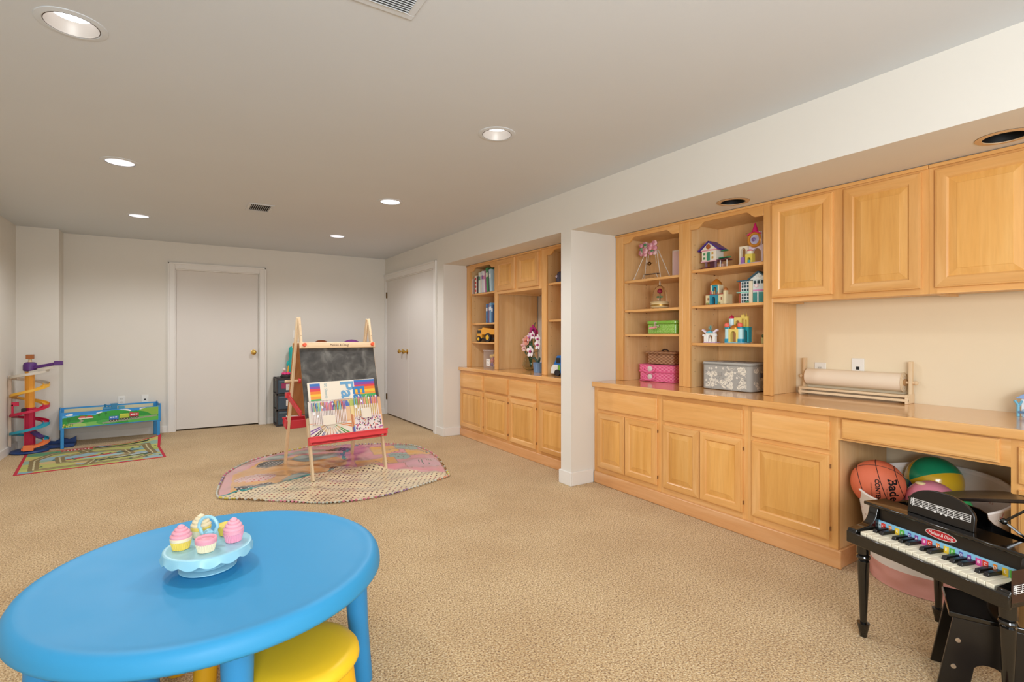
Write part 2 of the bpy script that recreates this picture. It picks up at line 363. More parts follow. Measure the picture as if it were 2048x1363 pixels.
m = MB(); m.box(XW-.014, XW, 5.606, 5.81, 0, .1); m.box(XW, 2.868, 5.606, 5.62, 0, .1)
struct(m.build('baseboard_closet', M_TRIM, bevel=.004, smooth=0))
m = MB(); m.box(XW-.014, XW, 3.206, 3.365, 0, .11); m.box(XW, 2.868, 3.206, 3.22, 0, .11); m.box(XW, 2.868, 3.351, 3.365, 0, .11)
struct(m.build('baseboard_partition', M_TRIM, bevel=.004, smooth=0))
# casing: profile boards (flat board plus raised outer band)
def casing(name, M, w, h, cw):
    out = []
    m = MB()
    for x0, x1, z0, z1 in ((-cw, 0, 0, h+cw), (w, w+cw, 0, h+cw), (0, w, h, h+cw)):
        m.box(x0, x1, -.016, 0, z0, z1)
    m.box(-cw-.002, -cw+.018, -.026, 0, 0, h+cw+.002); m.box(w+cw-.018, w+cw+.002, -.026, 0, 0, h+cw+.002); m.box(-cw, w+cw, -.026, 0, h+cw-.018, h+cw+.002)
    m.box(-.004, .012, 0, .12, 0, h); m.box(w-.012, w+.004, 0, .12, 0, h); m.box(0, w, 0, .12, h-.012, h+.004)
    m.xf(M); o = m.build(name, M_TRIM, bevel=.003, smooth=0); return struct(o)
BRASS = P('#dcb65e', .22, 1); BRONZE = P('#6d5636', .4, .8)
def knob(parent, M, name='door_knob'):
    m = MB().lathe([(.034, 0), (.034, .006), (.012, .012), (.012, .035), (.022, .04), (.029, .052), (.027, .066), (.016, .074), (0, .076)], n=20)
    m.xf(M @ Matrix.Rotation(PI/2, 4, 'X')); return m.build(name, BRASS, parent)
casing('trim_1', Matrix.Translation((-.08, 7.733, 0)), .965, 2.055, .076)
d1 = struct(bx('door_1', M_DOOR, None, -.068, .873, 7.765, 7.80, .018, 2.043, bevel=.003, smooth=0))
knob(d1, Matrix.Translation((.815, 7.765, .985)))
MR = Matrix.Translation((XW, 7.70, 0)) @ Matrix.Rotation(RW, 4, 'Z')
casing('trim_2', MR, 1.80, 2.055, .085)
for i, (x0, x1, kx, hx) in enumerate(((.014, .898, .79, .012), (.902, 1.786, 1.0, 1.788))):
    m = MB().box(x0, x1, .012, .047, .02, 2.043).xf(MR); d = struct(m.build('door_%d' % (i+2), M_DOOR, bevel=.003, smooth=0))
    knob(d, MR @ Matrix.Translation((.69 if i == 0 else .865, .012, .985)))
    for z in (1.83, .275):
        h = MB().cyl((hx, .004, z-.045), (hx, .004, z+.045), .007, n=10); h.box(hx-.02 if i else hx, hx if i else hx+.02, .006, .0125, z-.045, z+.045)
        h.xf(MR).build('hinge', BRONZE, d)
# closet and hall walls carry the darkness of the door slits in their colour
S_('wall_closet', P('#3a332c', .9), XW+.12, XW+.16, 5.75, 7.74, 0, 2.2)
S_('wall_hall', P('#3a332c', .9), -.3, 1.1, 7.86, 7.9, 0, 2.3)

# ceiling lamps
def can(i, x, y, on):
    where = ['nearest lamp of the left row, lit, over the blue table', 'middle lamp of the left row, unlit white lens', 'farthest lamp of the left row, unlit, near the back door',
             'nearest lamp of the right row, lit with silver cone', 'middle lamp of the right row, brightly lit', 'farthest lamp of the right row, above the easel side'][i]
    t = thing('recessed_lamp', 'round recessed ceiling lamp, '+where, 'ceiling lamp', (x, y, CE), 0, 'recessed lamps in the ceiling')
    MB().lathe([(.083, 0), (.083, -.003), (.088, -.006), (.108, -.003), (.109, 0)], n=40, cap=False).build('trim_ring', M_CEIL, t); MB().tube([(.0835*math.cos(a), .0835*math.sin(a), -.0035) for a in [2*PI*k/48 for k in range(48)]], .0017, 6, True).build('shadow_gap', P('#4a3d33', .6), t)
    deep = i in (0, 3)
    if deep:
        MB().lathe([(.083, 0), (.082, -.005), (.0815, .0), (.066, .040), (.064, .044)], n=40, cap=False).build('reflector_cone', P('#b5aea4', .45, .3), t, keep=False)
        MB().lathe([(0, .042), (.066, .042), (.066, .046), (0, .046)], n=32).build('lens', P('#f6f7ff', .5, emit=6), t)
    else:
        MB().lathe([(0, -.003), (.05, -.003), (.078, -.004), (.082, -.001)], n=40, cap=False).build('lens', P('#f4f6ff', .5, emit=5 if on else 1.0), t)  # unlit lenses keep a faint added glow so they look white
    return t
for i, (x, y, on) in enumerate(CANS): can(i, x, y, on)
# cut real holes in the ceiling for the recessed cones
hole = MB()
for i in (0, 3): hole.lathe([(.0825, -.2), (.0825, .2)], (CANS[i][0], CANS[i][1], CE), 40)
def cut(target, mb):
    h = mb.build('cutter', P('#ffffff'), None, smooth=0); bo = target.modifiers.new('cut', 'BOOLEAN'); bo.object = h; bo.solver = 'EXACT'
    dg = bpy.context.evaluated_depsgraph_get(); dg.update(); me = bpy.data.meshes.new_from_object(target.evaluated_get(dg))
    target.modifiers.clear(); target.data = me; bpy.data.objects.remove(h)
cut(ceil, hole)
# soffit cans: dark open holes
hm = MB()
SC2 = [(2.953, 1.984), (2.965, .702)]
for x, y in SC2: hm.lathe([(.075, -.2), (.075, .15)], (x, y, SOF+.0), 32)
cut(bpy.data.objects['wall_bulkhead'], hm)
for i, (x, y) in enumerate(SC2):
    t = thing('recessed_lamp', ['dark unlit recessed lamp hole in the soffit above the shelves', 'dark unlit recessed lamp hole in the soffit above the wall cabinets'][i], 'ceiling lamp', (x, y, SOF))
    MB().lathe([(.074, .149), (.074, .0), (.078, -.004), (.098, -.002), (.098, 0)], n=36, cap=False).build('baffle', [P('#0c0b0a', .6), M_TRIM], t)
    MB().lathe([(.0745, .0), (.0745, -.0045), (.098, -.0025), (.098, 0)], n=36, cap=False).build('trim_ring', P('#d8b48a', .5), t)
    MB().lathe([(0, .12), (.05, .12), (.055, .145), (0, .147)], n=20).build('bulb', P('#14120f', .4), t)
def vent(label, x0, x1, y0, y1, ns, along):
    t = thing('ceiling_vent', label, 'vent', ((x0+x1)/2, (y0+y1)/2, CE)); w = (x1-x0)/2; h = (y1-y0)/2; b = .028
    m = MB()
    for a in ((-w, w, -h, -h+b), (-w, w, h-b, h), (-w, -w+b, -h+b, h-b), (w-b, w, -h+b, h-b)): m.box(*a, -.006, 0)
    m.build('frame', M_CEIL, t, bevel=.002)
    bx('backing', P('#2a2622', .9), t, -w+b, w-b, -h+b, h-b, -.001, .001)
    for i in range(ns):
        f = (i+.5)/ns
        m = MB()
        if along == 'x': m.bar((-w+b, -h+b+f*2*(h-b), -.006), (w-b, -h+b+f*2*(h-b), -.006), .002, (h-b)*2/ns*.8, (0, .6, .8))
        else: m.bar((-w+b+f*2*(w-b), -h+b, -.006), (-w+b+f*2*(w-b), h-b, -.006), .002, (w-b)*2/ns*.55, (.6, 0, .8))
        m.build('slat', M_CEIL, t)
    for sx in (-1, 1): MB().ball((sx*(w-.1*0-b/2) if along == 'y' else sx*w*.0, (-h+b/2) if along == 'x' else 0, -.007), .005, 8).build('screw', P('#e9e5dc', .3), t)
    return t
vent('white louvred ceiling vent cut by the top edge of the picture', .40, .714, 1.497, 1.797, 20, 'x')
v = vent('small white ceiling vent between the two lamp rows', .49, .706, 5.06, 5.36, 10, 'y')

# wall plates
def plate(label, cat, M, kind):
    t = thing('wall_outlet' if kind != 'switch' else 'light_switch', label, cat); t.matrix_world = M
    MB().box(-.035, .035, -.005, 0, -.057, .057).build('cover_plate', P('#efece4', .35), t, bevel=.002)
    if kind == 'outlet':
        for z in (-.02, .02):
            MB().cyl((0, -.005, z), (0, -.007, z), .016, n=16).build('socket', P('#e6e2d8', .4), t)
            m = MB()
            for x in (-.006, .006): m.box(x-.001, x+.001, -.0076, -.0068, z-.002, z+.007)
            m.build('slots', P('#3b3732', .6), t)
    elif kind == 'jack':
        MB().box(-.009, .009, -.0065, -.004, -.012, .006).build('jack', P('#0e0d0c', .5), t)
    else: MB().box(-.005, .005, -.014, -.004, -.012, .008).build('toggle', P('#efece4', .35), t)
MRt = lambda x, y, z: Matrix.Translation((x, y, z)) @ Matrix.Rotation(RW, 4, 'Z')
plate('white double socket plate above the train table, left one', 'outlet', Matrix.Translation((-.618, 7.733, .43)), 'outlet')
plate('white plate with black jack above the train table', 'outlet', Matrix.Translation((-.388, 7.733, .432)), 'jack')
plate('faint white light switch on the back wall behind the easel post', 'switch', Matrix.Translation((1.342, 7.733, 1.23)), 'switch')
plate('pale plate with black jack on the desk niche wall above the paper roll', 'outlet', MRt(3.48, 1.49, 1.02), 'jack')
plate('low pale plate on the desk niche wall behind the left end of the paper roll', 'outlet', MRt(3.48, 1.71, .985), 'outlet')

# ---------------------------------------------------------------- cabinets
def rp_door(parent, x0, x1, z0, z1, y=0, sw=.052, t=.02):
    d = MB().nested([(x0, x1, z0, z1, y), (x0, x1, z0, z1, y-t+.007), (x0+.003, x1-.003, z0+.003, z1-.003, y-t+.003), (x0+.009, x1-.009, z0+.009, z1-.009, y-t+.002), (x0+.0095, x1-.0095, z0+.0095, z1-.0095, y-t),
        (x0+sw-.008, x1-sw+.008, z0+sw-.008, z1-sw+.008, y-t), (x0+sw-.003, x1-sw+.003, z0+sw-.003, z1-sw+.003, y-t+.004), (x0+sw, x1-sw, z0+sw, z1-sw, y-t+.0085)], False, 0, 1).build('door', [WZ, WX], parent, smooth=.35)
    a = sw; b = .032
    MB().nested([(x0+a, x1-a, z0+a, z1-a, y-t+.0085), (x0+a+b, x1-a-b, z0+a+b, z1-a-b, y-t+.0015), (x0+a+b+.0015, x1-a-b-.0015, z0+a+b+.0015, z1-a-b-.0015, y-t)], True).build('raised_panel', WPN, d, smooth=.1)
    return d
def drawer(parent, x0, x1, z0, z1, y=0, t=.02):
    return MB().nested([(x0, x1, z0, z1, y), (x0, x1, z0, z1, y-t+.008), (x0+.004, x1-.004, z0+.004, z1-.004, y-t+.003), (x0+.010, x1-.010, z0+.010, z1-.010, y-t+.0025), (x0+.0105, x1-.0105, z0+.0105, z1-.0105, y-t)], True).build('drawer_front', WX, parent, smooth=.35)
def base_unit(label, xf, yl, yr, depth, dr, doors, zd, zdr, group=None, ret=None):
    W = yl-yr; t = thing('base_cabinet', label, 'cabinet', (xf, yl, 0), RW, group)
    a = dr[0]; b = dr[1]; top = .792
    bx('stile', WZ, t, 0, a+.008, 0, .02, .085, top); bx('stile', WZ, t, b-.008, W, 0, .02, .085, top)
    for q in ((zdr[1]-.008, top), (zd[1]-.008, zdr[0]+.008), (.085, zd[0]+.008)): bx('rail', WX, t, a+.008, b-.008, 0, .02, *q)
    bx('side_panel', WI, t, 0, .018, .02, depth, .0, top); bx('side_panel', WI, t, W-.018, W, .02, depth, .0, top); bx('bottom_panel', WI, t, .018, W-.018, .02, depth, .07, .088); bx('back_panel', WI, t, .018, W-.018, depth-.01, depth, .088, top)
    if ret is not None: bx('base_return', WPL, t, ret[0], ret[1], .0, .5, 0, .095, bevel=.004)
    drawer(t, dr[0], dr[1], zdr[0], zdr[1])
    n = len(doors)
    for x0, x1 in doors: rp_door(t, x0, x1, zd[0], zd[1])
    for x0, x1 in doors[-1:]:
        for z in (zd[0]+.06, zd[1]-.06): MB().box(x1-.001, x1+.004, -.010, .0, z-.011, z+.011).build('hinge', P('#8a5f36', .5), t)
    return t
XF = 2.89
A = lambda l, ys: [l-y for y in ys]
zd = (.135, .585); zdr = (.61, .762)
u = 3.22
base_unit('maple base cabinet beside the white partition, two narrow doors under a drawer', XF, 3.218, 2.513, .57, (3.218-3.17, 3.218-2.541), [(.048, .355), (.362, .677)], zd, zdr)
base_unit('widest two-door maple base cabinet, below the grey floral box', XF, 2.513, 1.839, .57, (.028, .643), [(.028, .33), (.337, .643)], zd, zdr)
base_unit('maple base cabinet with a single broad door left of the knee space', XF, 1.839, 1.332, .57, (.031, .470), [(.031, .470)], zd, zdr, ret=(.5075, .522))
base_unit('maple base cabinet behind the toy piano, right of the knee space', XF, .666, -.1, .57, (.025, .5), [(.025, .5)], zd, zdr, ret=(-.016, -.0005))
t = thing('desk_drawer_unit', 'maple desk apron with one long shallow drawer over the knee space', 'drawer', (XF, 1.332, 0), RW)
bx('apron', WX, t, 0, .666, 0, .02, .672, .792); bx('drawer_box', WI, t, .05, .61, .02, .48, .69, .77)
drawer(t, .022, .634, .683, .786)
t = thing('plinth_board', 'long maple plinth board under the desk side base cabinets', 'plinth', (XF, 3.206, 0), RW)
bx('front_board', WPL, t, 0, 1.896, -.02, -.0005, 0, .095, bevel=.006)
t = thing('plinth_board', 'short maple plinth board below the cabinet behind the piano', 'plinth', (XF, .67, 0), RW)
bx('front_board', WPL, t, 0, .8, -.02, -.0005, 0, .095, bevel=.006)
tag(MB().box(0, 3.7, -.032, .59, .793, .835).build('desk_worktop', WC, bevel=.005, loc=(XF, 3.218, 0)), 'long glossy maple worktop running over the desk base cabinets', 'worktop').rotation_euler = (0, 0, RW)
# upper units (desk side)
def valance(parent, x0, x1, zt, zb, za, y0=0, y1=.02):
    e = .055; s = .07
    def ease(k): return (1-math.cos(PI*k))/2
    pts = [(x0, zt), (x0, zb), (x0+e, zb)]
    pts += [(x0+e+s*k/8, zb+(za-zb)*ease(k/8)) for k in range(1, 9)]
    pts += [(x1-e-s*k/8, zb+(za-zb)*ease(k/8)) for k in range(8, 0, -1)]
    pts += [(x1-e, zb), (x1, zb), (x1, zt)]
    return MB().prism(pts, y0, y1, 'y').build('valance', WX, parent, bevel=.003)
def bookcase(label, xu, yl, W, depth, st, shelves, z0=.836, zt=SOF-.003, deep=None, lip=0):
    t = thing('bookcase', label, 'bookcase', (xu, yl, 0), RW)
    a, b = st
    bx('stile', WZ, t, 0, a, 0, .02, z0, zt, bevel=.002); bx('stile', WZ, t, b, W, 0, .02, z0, zt, bevel=.002)
    dp = deep or depth
    for x0, x1, d in ((max(0, a-.022), a-.003, depth), (b+.003, min(W, b+.022), dp)):
        s = bx('side_panel', WI, t, x0, x1, .02, d, z0, zt)
        m = MB()
        for yy in (.06, depth-.06):
            for k in range(12): m.cyl((x0-.0004 if x0 > .2 else x1+.0004, yy, .95+.085*k), (x0+.001 if x0 > .2 else x1-.001, yy, .95+.085*k), .0028, n=6)
        m.build('peg_holes', P('#8a5f33', .8), s)
    bx('back_panel', WI, t, a, b, depth-.008, depth, z0, zt); bx('top_panel', WI, t, a, b, .02, depth, 2.03, zt-.001)
    for z in shelves:
        s = bx('shelf', WX, t, a-.001, b+.001, .022, depth-.01, z-.02, z, bevel=.002)
        for x in (a+.012, b-.012):
            for yy in (.06, depth-.07): MB().cyl((x, yy, z-.026), (x, yy, z-.0205), .005, n=8).build('shelf_peg', P('#5d3c1f', .5), s)
    valance(t, a, b, zt-.012, 1.987, 2.028)
    bx('crown_strip', WX, t, 0, W, -.012, .0, zt-.016, zt-.001, bevel=.003)
    return t
XU = 3.13; DU = 3.472-XU
bc1 = bookcase('maple bookcase beside the partition, holding the green case and wicker cases', XU, 3.216, .70, DU, (.085, .665), (1.676, 1.43, 1.23))
bc2 = bookcase('maple bookcase with toy buildings above the floral box', XU, 2.516, .688, DU, (.064, .629), (1.695, 1.434, 1.163), deep=3.478-XU)
MB().cyl((.30, DU-.012, 1.955), (.30, DU-.008, 1.955), .007, n=10).build('screw', P('#e8ddc8', .25, .6), bc2)
def wall_unit(label, xu, yl, W, depth, z0, doors, zdoor, zt=SOF-.003, group=None, sw=.055):
    t = thing('wall_cabinet', label, 'cabinet', (xu, yl, 0), RW, group)
    xs = [0]+[q for d in doors for q in (d[0]+.006, d[1]-.006)]+[W]
    for i in range(0, len(xs), 2): bx('stile', WZ, t, xs[i], xs[i+1], 0, .02, z0, zt)
    for d in doors:
        bx('rail', WX, t, d[0]+.006, d[1]-.006, 0, .02, z0, zdoor[0]+.006); bx('rail', WX, t, d[0]+.006, d[1]-.006, 0, .02, zdoor[1]-.006, zt)
    bx('side_panel', WI, t, 0, .016, .02, depth, z0, zt); bx('side_panel', WI, t, W-.016, W, .02, depth, z0, zt); bx('bottom_panel', WI, t, .016, W-.016, .02, depth, z0+.012, z0+.03); bx('back_panel', WI, t, .016, W-.016, depth-.01, depth, z0+.03, zt)
    for x0, x1 in doors: rp_door(t, x0, x1, zdoor[0], zdoor[1], sw=sw)
    bx('crown_strip', WX, t, 0, W, -.012, 0, zt-.02, zt-.001, bevel=.003)
    return t
wall_unit('two-door maple wall cabinet above the paper roll', XU, 1.827, .805, DU, 1.424, [(.001, .36), (.418, .776)], (1.452, 2.035))
wall_unit('maple wall cabinet at the right edge with one wide door', XU, 1.021, .75, DU, 1.424, [(.027, .40), (.43, .72)], (1.452, 2.035))
# media niche
XM = 2.95; DM = 3.53-XM; XB = 2.865
zd2 = (.118, .568); zdr2 = (.592, .757)
nm = ['first from the closet', 'second from the closet', 'third from the closet', 'half hidden by the partition']
ed = [(5.617, 5.025, (.023, .566)), (5.025, 4.50, (.025, .503)), (4.50, 3.978, (.022, .493)), (3.978, 3.353, (.029, .60))]
for s_, (yl, yr, dr) in zip(nm, ed): base_unit('maple base cabinet of the media wall, '+s_, XB, yl, yr, .62, dr, [dr], zd2, zdr2, 'base cabinets of the media wall')
t = thing('plinth_board', 'maple plinth board under the media wall base cabinets', 'plinth', (XB, 5.604, 0), RW)
bx('front_board', WPL, t, 0, 2.236, -.018, -.0005, 0, .092, bevel=.006)
tag(MB().box(0, 2.264, -.03, .66, .793, .832).build('media_worktop', WC, bevel=.005, loc=(XB, 5.617, 0)), 'glossy maple worktop of the media wall between closet and partition', 'worktop').rotation_euler = (0, 0, RW)
bm1 = bookcase('maple bookcase full of books next to the closet', XM, 5.617, .732, .40, (.097, .667), (1.718, 1.363, 1.138), z0=.833, deep=DM)
bm2 = bookcase('maple bookcase half hidden by the partition', XM, 4.048, .69, .40, (.078, .655), (1.72, 1.367), z0=.833)
bx('niche_panel', WI, bm2, -.0, .018, .02, DM, .833, 1.66)
wall_unit('small two-door maple cabinet over the empty media opening', XM, 4.884, .836, DM, 1.675, [(.001, .367), (.424, .798)], (1.706, 2.045), sw=.062)
# ---------------------------------------------------------------- blue table, stools, cake stand
BL = P('#359acf', .5, spec=.4); YL = P('#ffd02a', .4); BL2 = P('#2f8fcb', .4)
TX, TY = .097, 1.928
t = thing('play_table', 'big round bright blue plastic play table in the foreground', 'table', (TX, TY, 0))
m = MB().lathe([(0, .472), (.10, .472), (.44, .4735), (.466, .4775), (.480, .48), (.491, .479), (.501, .473), (.509, .460), (.513, .44), (.513, .432), (.506, .424), (.49, .421), (.485, .425), (.48, .44), (0, .44)], n=128)
m.build('tabletop', BL, t, smooth=.9)
for k in range(5):
    a = math.radians(-15-72*k+0)
    r0, r1 = .425, .452
    m = MB().lathe([(.030, 0), (.0365, .004), (.0365, .03), (.034, .2), (.040, .40), (.048, .445)], n=28)
    sh = Matrix.Identity(4); sh[0][2] = -(r1-r0)/.44*math.cos(a); sh[1][2] = -(r1-r0)/.44*math.sin(a)
    m.xf(Matrix.Translation((r1*math.cos(a), r1*math.sin(a), 0)) @ sh); m.build('leg', BL2, t, smooth=.9)
def stool(label, loc, rot, mat, mat2):
    t = thing('play_stool', label, 'stool', loc, rot, 'round plastic stools under the blue table')
    MB().lathe([(0, .30), (.10, .3), (.145, .298), (.163, .292), (.173, .280), (.175, .268), (.168, .258), (.150, .252), (0, .25)], n=72).build('seat', mat, t, smooth=.9)
    for k in range(4):
        a = PI/4+k*PI/2; m = MB().lathe([(.026, 0), (.031, .003), (.034, .03), (.042, .255)], n=24)
        sh = Matrix.Identity(4); sh[0][2] = -.16*math.cos(a); sh[1][2] = -.16*math.sin(a)
        m.xf(Matrix.Translation((.155*math.cos(a), .155*math.sin(a), 0)) @ sh); m.build('leg', mat2, t, smooth=.9)
    return t
stool('yellow stool half under the table at its right leg', (.283, 1.603, 0), .4, YL, P('#f5bb1c', .4))
stool('yellow stool mostly hidden, only its legs below the table rim', (.125, 2.14, 0), .35, YL, P('#f0b31f', .4))
stool('blue stool almost hidden under the near edge of the table', (-.205, 1.99, 0), .2, BL2, P('#2a7fb8', .4))
t = thing('cake_stand', 'pale blue toy cake stand with scalloped plate on the blue table', 'cake stand', (.07, 1.92, .4735))
CB = P('#9fd6e6', .35)
MB().lathe([(.076, 0), (.082, .002), (.082, .005), (.072, .009), (.060, .010), (.056, .013), (.03, .022), (.022, .035), (.03, .05), (.04, .058), (0, .058)], n=48).build('foot', CB, t, smooth=.5)
vs = []; fs = []; N = 144
for i in range(N):
    a = 2*PI*i/N; sc = .003*math.cos(14*a); q = .006+.011*abs(math.sin(7*a))
    for r, z in ((.0, .071), (.112, .071), (.119, .0725), (.124, .070), (.126, .062), (.129+sc*.4, .058-q), (.126+sc*.4, .057-q), (.122, .06), (.118, .062), (0, .062)): vs.append((r*math.cos(a), r*math.sin(a), z))
for i in range(N):
    for k in range(9): fs.append((i*10+k, ((i+1) % N)*10+k, ((i+1) % N)*10+k+1, i*10+k+1))
MB().add(vs, fs).build('plate', CB, t, smooth=.7)
h = MB().cyl((0, 0, .07), (0, 0, .082), .012, .010); h.cyl((0, 0, .082), (0, 0, .098), .008)
hb = h.build('handle_post', CB, t)
th = math.radians(-33); rx, ry = math.cos(th), math.sin(th)
pts = [(0.030*math.sin(a)*(1 if math.cos(a) > -.2 else .86)*rx, .030*math.sin(a)*(1 if math.cos(a) > -.2 else .86)*ry, .128+.033*math.cos(a)) for a in [2*PI*k/28 for k in range(28)]]
MB().tube(pts, .0052, 8, True).build('loop_handle', CB, t)
MB().cyl((-.006*ry-.0, -.012*rx*0-.011, .105), (.006*0, .011, .105), .0135, n=24).build('hinge_boss', CB, t)
def cup(label, x, y, wrap, rim, top, kind):
    t = thing('toy_cupcake', label, 'cupcake', (x, y, .5455), 0, 'toy cupcakes on the cake stand')
    vs = []; fs = []; N = 112
    for i in range(N):
        a = 2*PI*i/N; k = 1.03 if i % 4 < 2 else .955
        for r, z in ((.0228, 0), (.0290, .026), (.0290, .027)): vs.append((r*k*math.cos(a), r*k*math.sin(a), z))
    for i in range(N):
        j = (i+1) % N
        for q in (0, 1): fs.append((i*3+q, j*3+q, j*3+q+1, i*3+q+1))
    fs.append(tuple(i*3+2 for i in range(N)))
    MB().add(vs, fs).build('wrapper', P(wrap, .5), t, smooth=.2)
    if kind == 'empty':
        MB().lathe([(.0285, .026), (.030, .027), (.0305, .033), (.029, .034), (.027, .031), (0, .030)], n=36).build('rim', P(rim, .45), t); return
    MB().lathe([(.0285, .025), (.0302, .027), (.0306, .034), (.029, .036), (0, .036)], n=36).build('rim', P(rim, .45), t)
    if kind == 'flat':
        pr = [(.030, .030), (.0312, .035), (.030, .041), (.027, .043), (.023, .0405), (.021, .036), (.018, .0365), (.014, .040), (0, .041)]
    else:
        pr = [(.0285, .033)]
        for r0, z0, hh in ((.0305, .036, .0105), (.0255, .0475, .009), (.0185, .0575, .0075), (.0110, .066, .006)):
            pr += [(r0*.93, z0), (r0, z0+hh*.35), (r0*.99, z0+hh*.6), (r0*.90, z0+hh*.9), (r0*.82, z0+hh)]
        pr += [(.004, .075), (0, .0762)]
    o = MB().lathe(pr, n=36).build('frosting', P(top, .45), t, smooth=1.2)
cup('toy cupcake with pink swirl and yellow wrapper, left on the stand', -.004, 1.929, '#f3d765', '#f5e6c3', '#f2aab9', 'swirl')
cup('flat pink toy cupcake with cream wrapper, nearest on the stand', .062, 1.866, '#f3e7c6', '#f3a5b4', '#f3a5b4', 'flat')
cup('all pink swirl toy cupcake on the right of the stand', .141, 1.909, '#f5a8c0', '#f6aabb', '#f5b0c0', 'swirl')
cup('cream swirl toy cupcake behind the pink ones, left of the handle', .052, 2.008, '#f3e9cf', '#f6dc72', '#f4e6c0', 'swirl')
cup('empty yellow cupcake case behind the all pink cupcake', .128, 1.985, '#f6dc62', '#f7df6e', '#f6dc62', 'empty')

# ---------------------------------------------------------------- easel and what stands on it
ER = math.radians(6.5); EO = (1.19, 4.86, .012)
t = thing('easel', 'pine folding easel with chalkboard front standing on the patchwork cloth', 'easel', EO, ER)
HT = 1.37; YF = .385; RED = P('#e8474d', .4)
def fy(z, s=-1): return s*YF*(1-z/HT)
def leg(x, s):
    m = MB().bar((x, fy(0, s), 0), (x, fy(1.36, s), 1.36), .042, .02, (1, 0, 0)); m.v = m.v
    l = m.build('leg', WP, t, bevel=.003)
    for z in (.45, .55, .98, 1.20, 1.30): MB().cyl((x, fy(z, s)+s*.0105-.0, z), (x, fy(z, s)+s*.0215, z), .005, n=8).build('bolt', P('#5e4a33', .5), l)
for x in (-.33, .315):
    leg(x, -1); leg(x-.006, 1)
F1 = frame((0, fy(0), 0), (1, 0, 0), (0, YF, HT))    # front plane: x right, y up the slope, z towards the viewer
FL_ = lambda z: z/HT*math.hypot(YF, HT)
def onf(mb): return mb.xf(F1)
onf(MB().box(-.355, .335, FL_(1.083), FL_(1.131), .024, .042)).build('top_rail', WPX, t, bevel=.003)
for x in (-.315, .305): onf(MB().cyl((x, FL_(1.11), .042), (x, FL_(1.11), .062), .017, .014)).build('knob', P('#f2603c', .4), t)
text('Melissa & Doug', .032, F1 @ Matrix.Translation((-.095, FL_(1.097), .0422)), P('#5a3a2a', .6), 'rail_lettering', t, shear=.35, xs=.85)
def chalk():
    m = bpy.data.materials.new('chalkboard'); m.use_nodes = True; nt = m.node_tree; b = nt.nodes['Principled BSDF']
    tc = nt.nodes.new('ShaderNodeTexCoord'); n = nt.nodes.new('ShaderNodeTexNoise'); n.inputs['Scale'].default_value = 9; n.inputs['Detail'].default_value = 6; n.inputs['Distortion'].default_value = .7
    nt.links.new(tc.outputs['Object'], n.inputs['Vector'])
    nt.links.new(ramp(nt, n.outputs[0], [(.36, '#3d3b38'), (.52, '#504e4a'), (.70, '#74726c')]), b.inputs['Base Color']); b.inputs['Roughness'].default_value = .75
    return m
cb = onf(MB().box(-.352, .322, FL_(.50), FL_(1.087), .012, .022)).build('chalkboard', chalk(), t, bevel=.002)
m = MB().box(-.352, .322, FL_(.50), FL_(1.131), .006, .0115); onf(m).build('board_backing', WBR, t)
B1 = frame((0, fy(0, 1), 0), (-1, 0, 0), (0, -YF, HT))
MB().box(-.33, .352, FL_(.46), FL_(1.131), .008, .02).xf(B1).build('rear_board', WBR, t, bevel=.002)
MB().box(-.33, .352, FL_(1.083), FL_(1.131), .02, .038).xf(B1).build('rear_top_rail', WPX, t, bevel=.003)
def tray(name, M, x0, x1, y0, y1, d, mat):
    m = MB(); th = .006
    m.box(x0, x1, y0, y0+th, .0, d); m.box(x0-.008, x1+.008, y0+.02, y1, d, d+th); m.box(x0, x1, y0, y1, 0, th); m.box(x0, x0+th, y0, y1, 0, d); m.box(x1-th, x1, y0, y1, 0, d)
    m.box(x0-.014, x1+.014, y1-.010, y1, d-.004, d+.012)
    return m.xf(M).build(name, mat, t, bevel=.002)
tray('front_tray', F1, -.345, .33, FL_(.278), FL_(.342), .075, RED)
tray('rear_tray', B1, -.32, .355, FL_(.335), FL_(.415), .085, P('#dd3f4e', .4))
for sx in (-.362, .345):
    m = MB(); m.bar((sx, fy(.63, 1)+.0, .655), (sx, 0, .59), .014, .05); m.bar((sx, 0, .59), (sx, fy(.53)+.06, .535), .014, .05)
    m.box(sx-.018, sx+.018, fy(.64, 1)-.02, fy(.64, 1)+.035, .635, .685)
    m.build('folding_brace', P('#d8383f', .4), t, bevel=.003)
m = MB().cyl((-.40, fy(.79, 1), .79), (-.285, fy(.79, 1), .79), .012); m.build('paper_dowel', WPX, t); MB().cyl((-.285, fy(.79, 1), .79), (-.265, fy(.79, 1), .79), .02).build('dowel_end', RED, t)
# pads: local frames lie on the front plane, in metres, a little steeper than the board
def pad(name, label, x0, x1, z0, z1, off, thick, cv, rot=0):
    M = frame((0, 0, 0), (1, 0, 0), (0, YF, HT)); o = F1 @ Vector((x0, FL_(z0), off))
    t2 = thing(name, label, 'paper pad' if 'pad' in name else 'book'); t2.matrix_world = Matrix.Translation(Vector(EO)) @ Matrix.Rotation(ER, 4, 'Z') @ Matrix.Translation(o) @ M @ Matrix.Rotation(rot, 4, 'Z')
    w = x1-x0; h = FL_(z1)-FL_(z0)
    bx('pages', P('#efe9dc', .7), t2, .001, w-.001, .001, h-.001, 0, thick-.0012); bx('back_cover', P('#d9cdb6', .7), t2, 0, w, 0, h, -.0015, 0)
    c = cv(w, h); c.sheet('cover', lambda X, Y: (X, Y, X*0+thick), t2, .35)
    return t2, w, h
RB = ['#e5534b', '#f29a38', '#f6d44c', '#4fae62', '#2f86c9', '#6a55b5', '#e0457a']
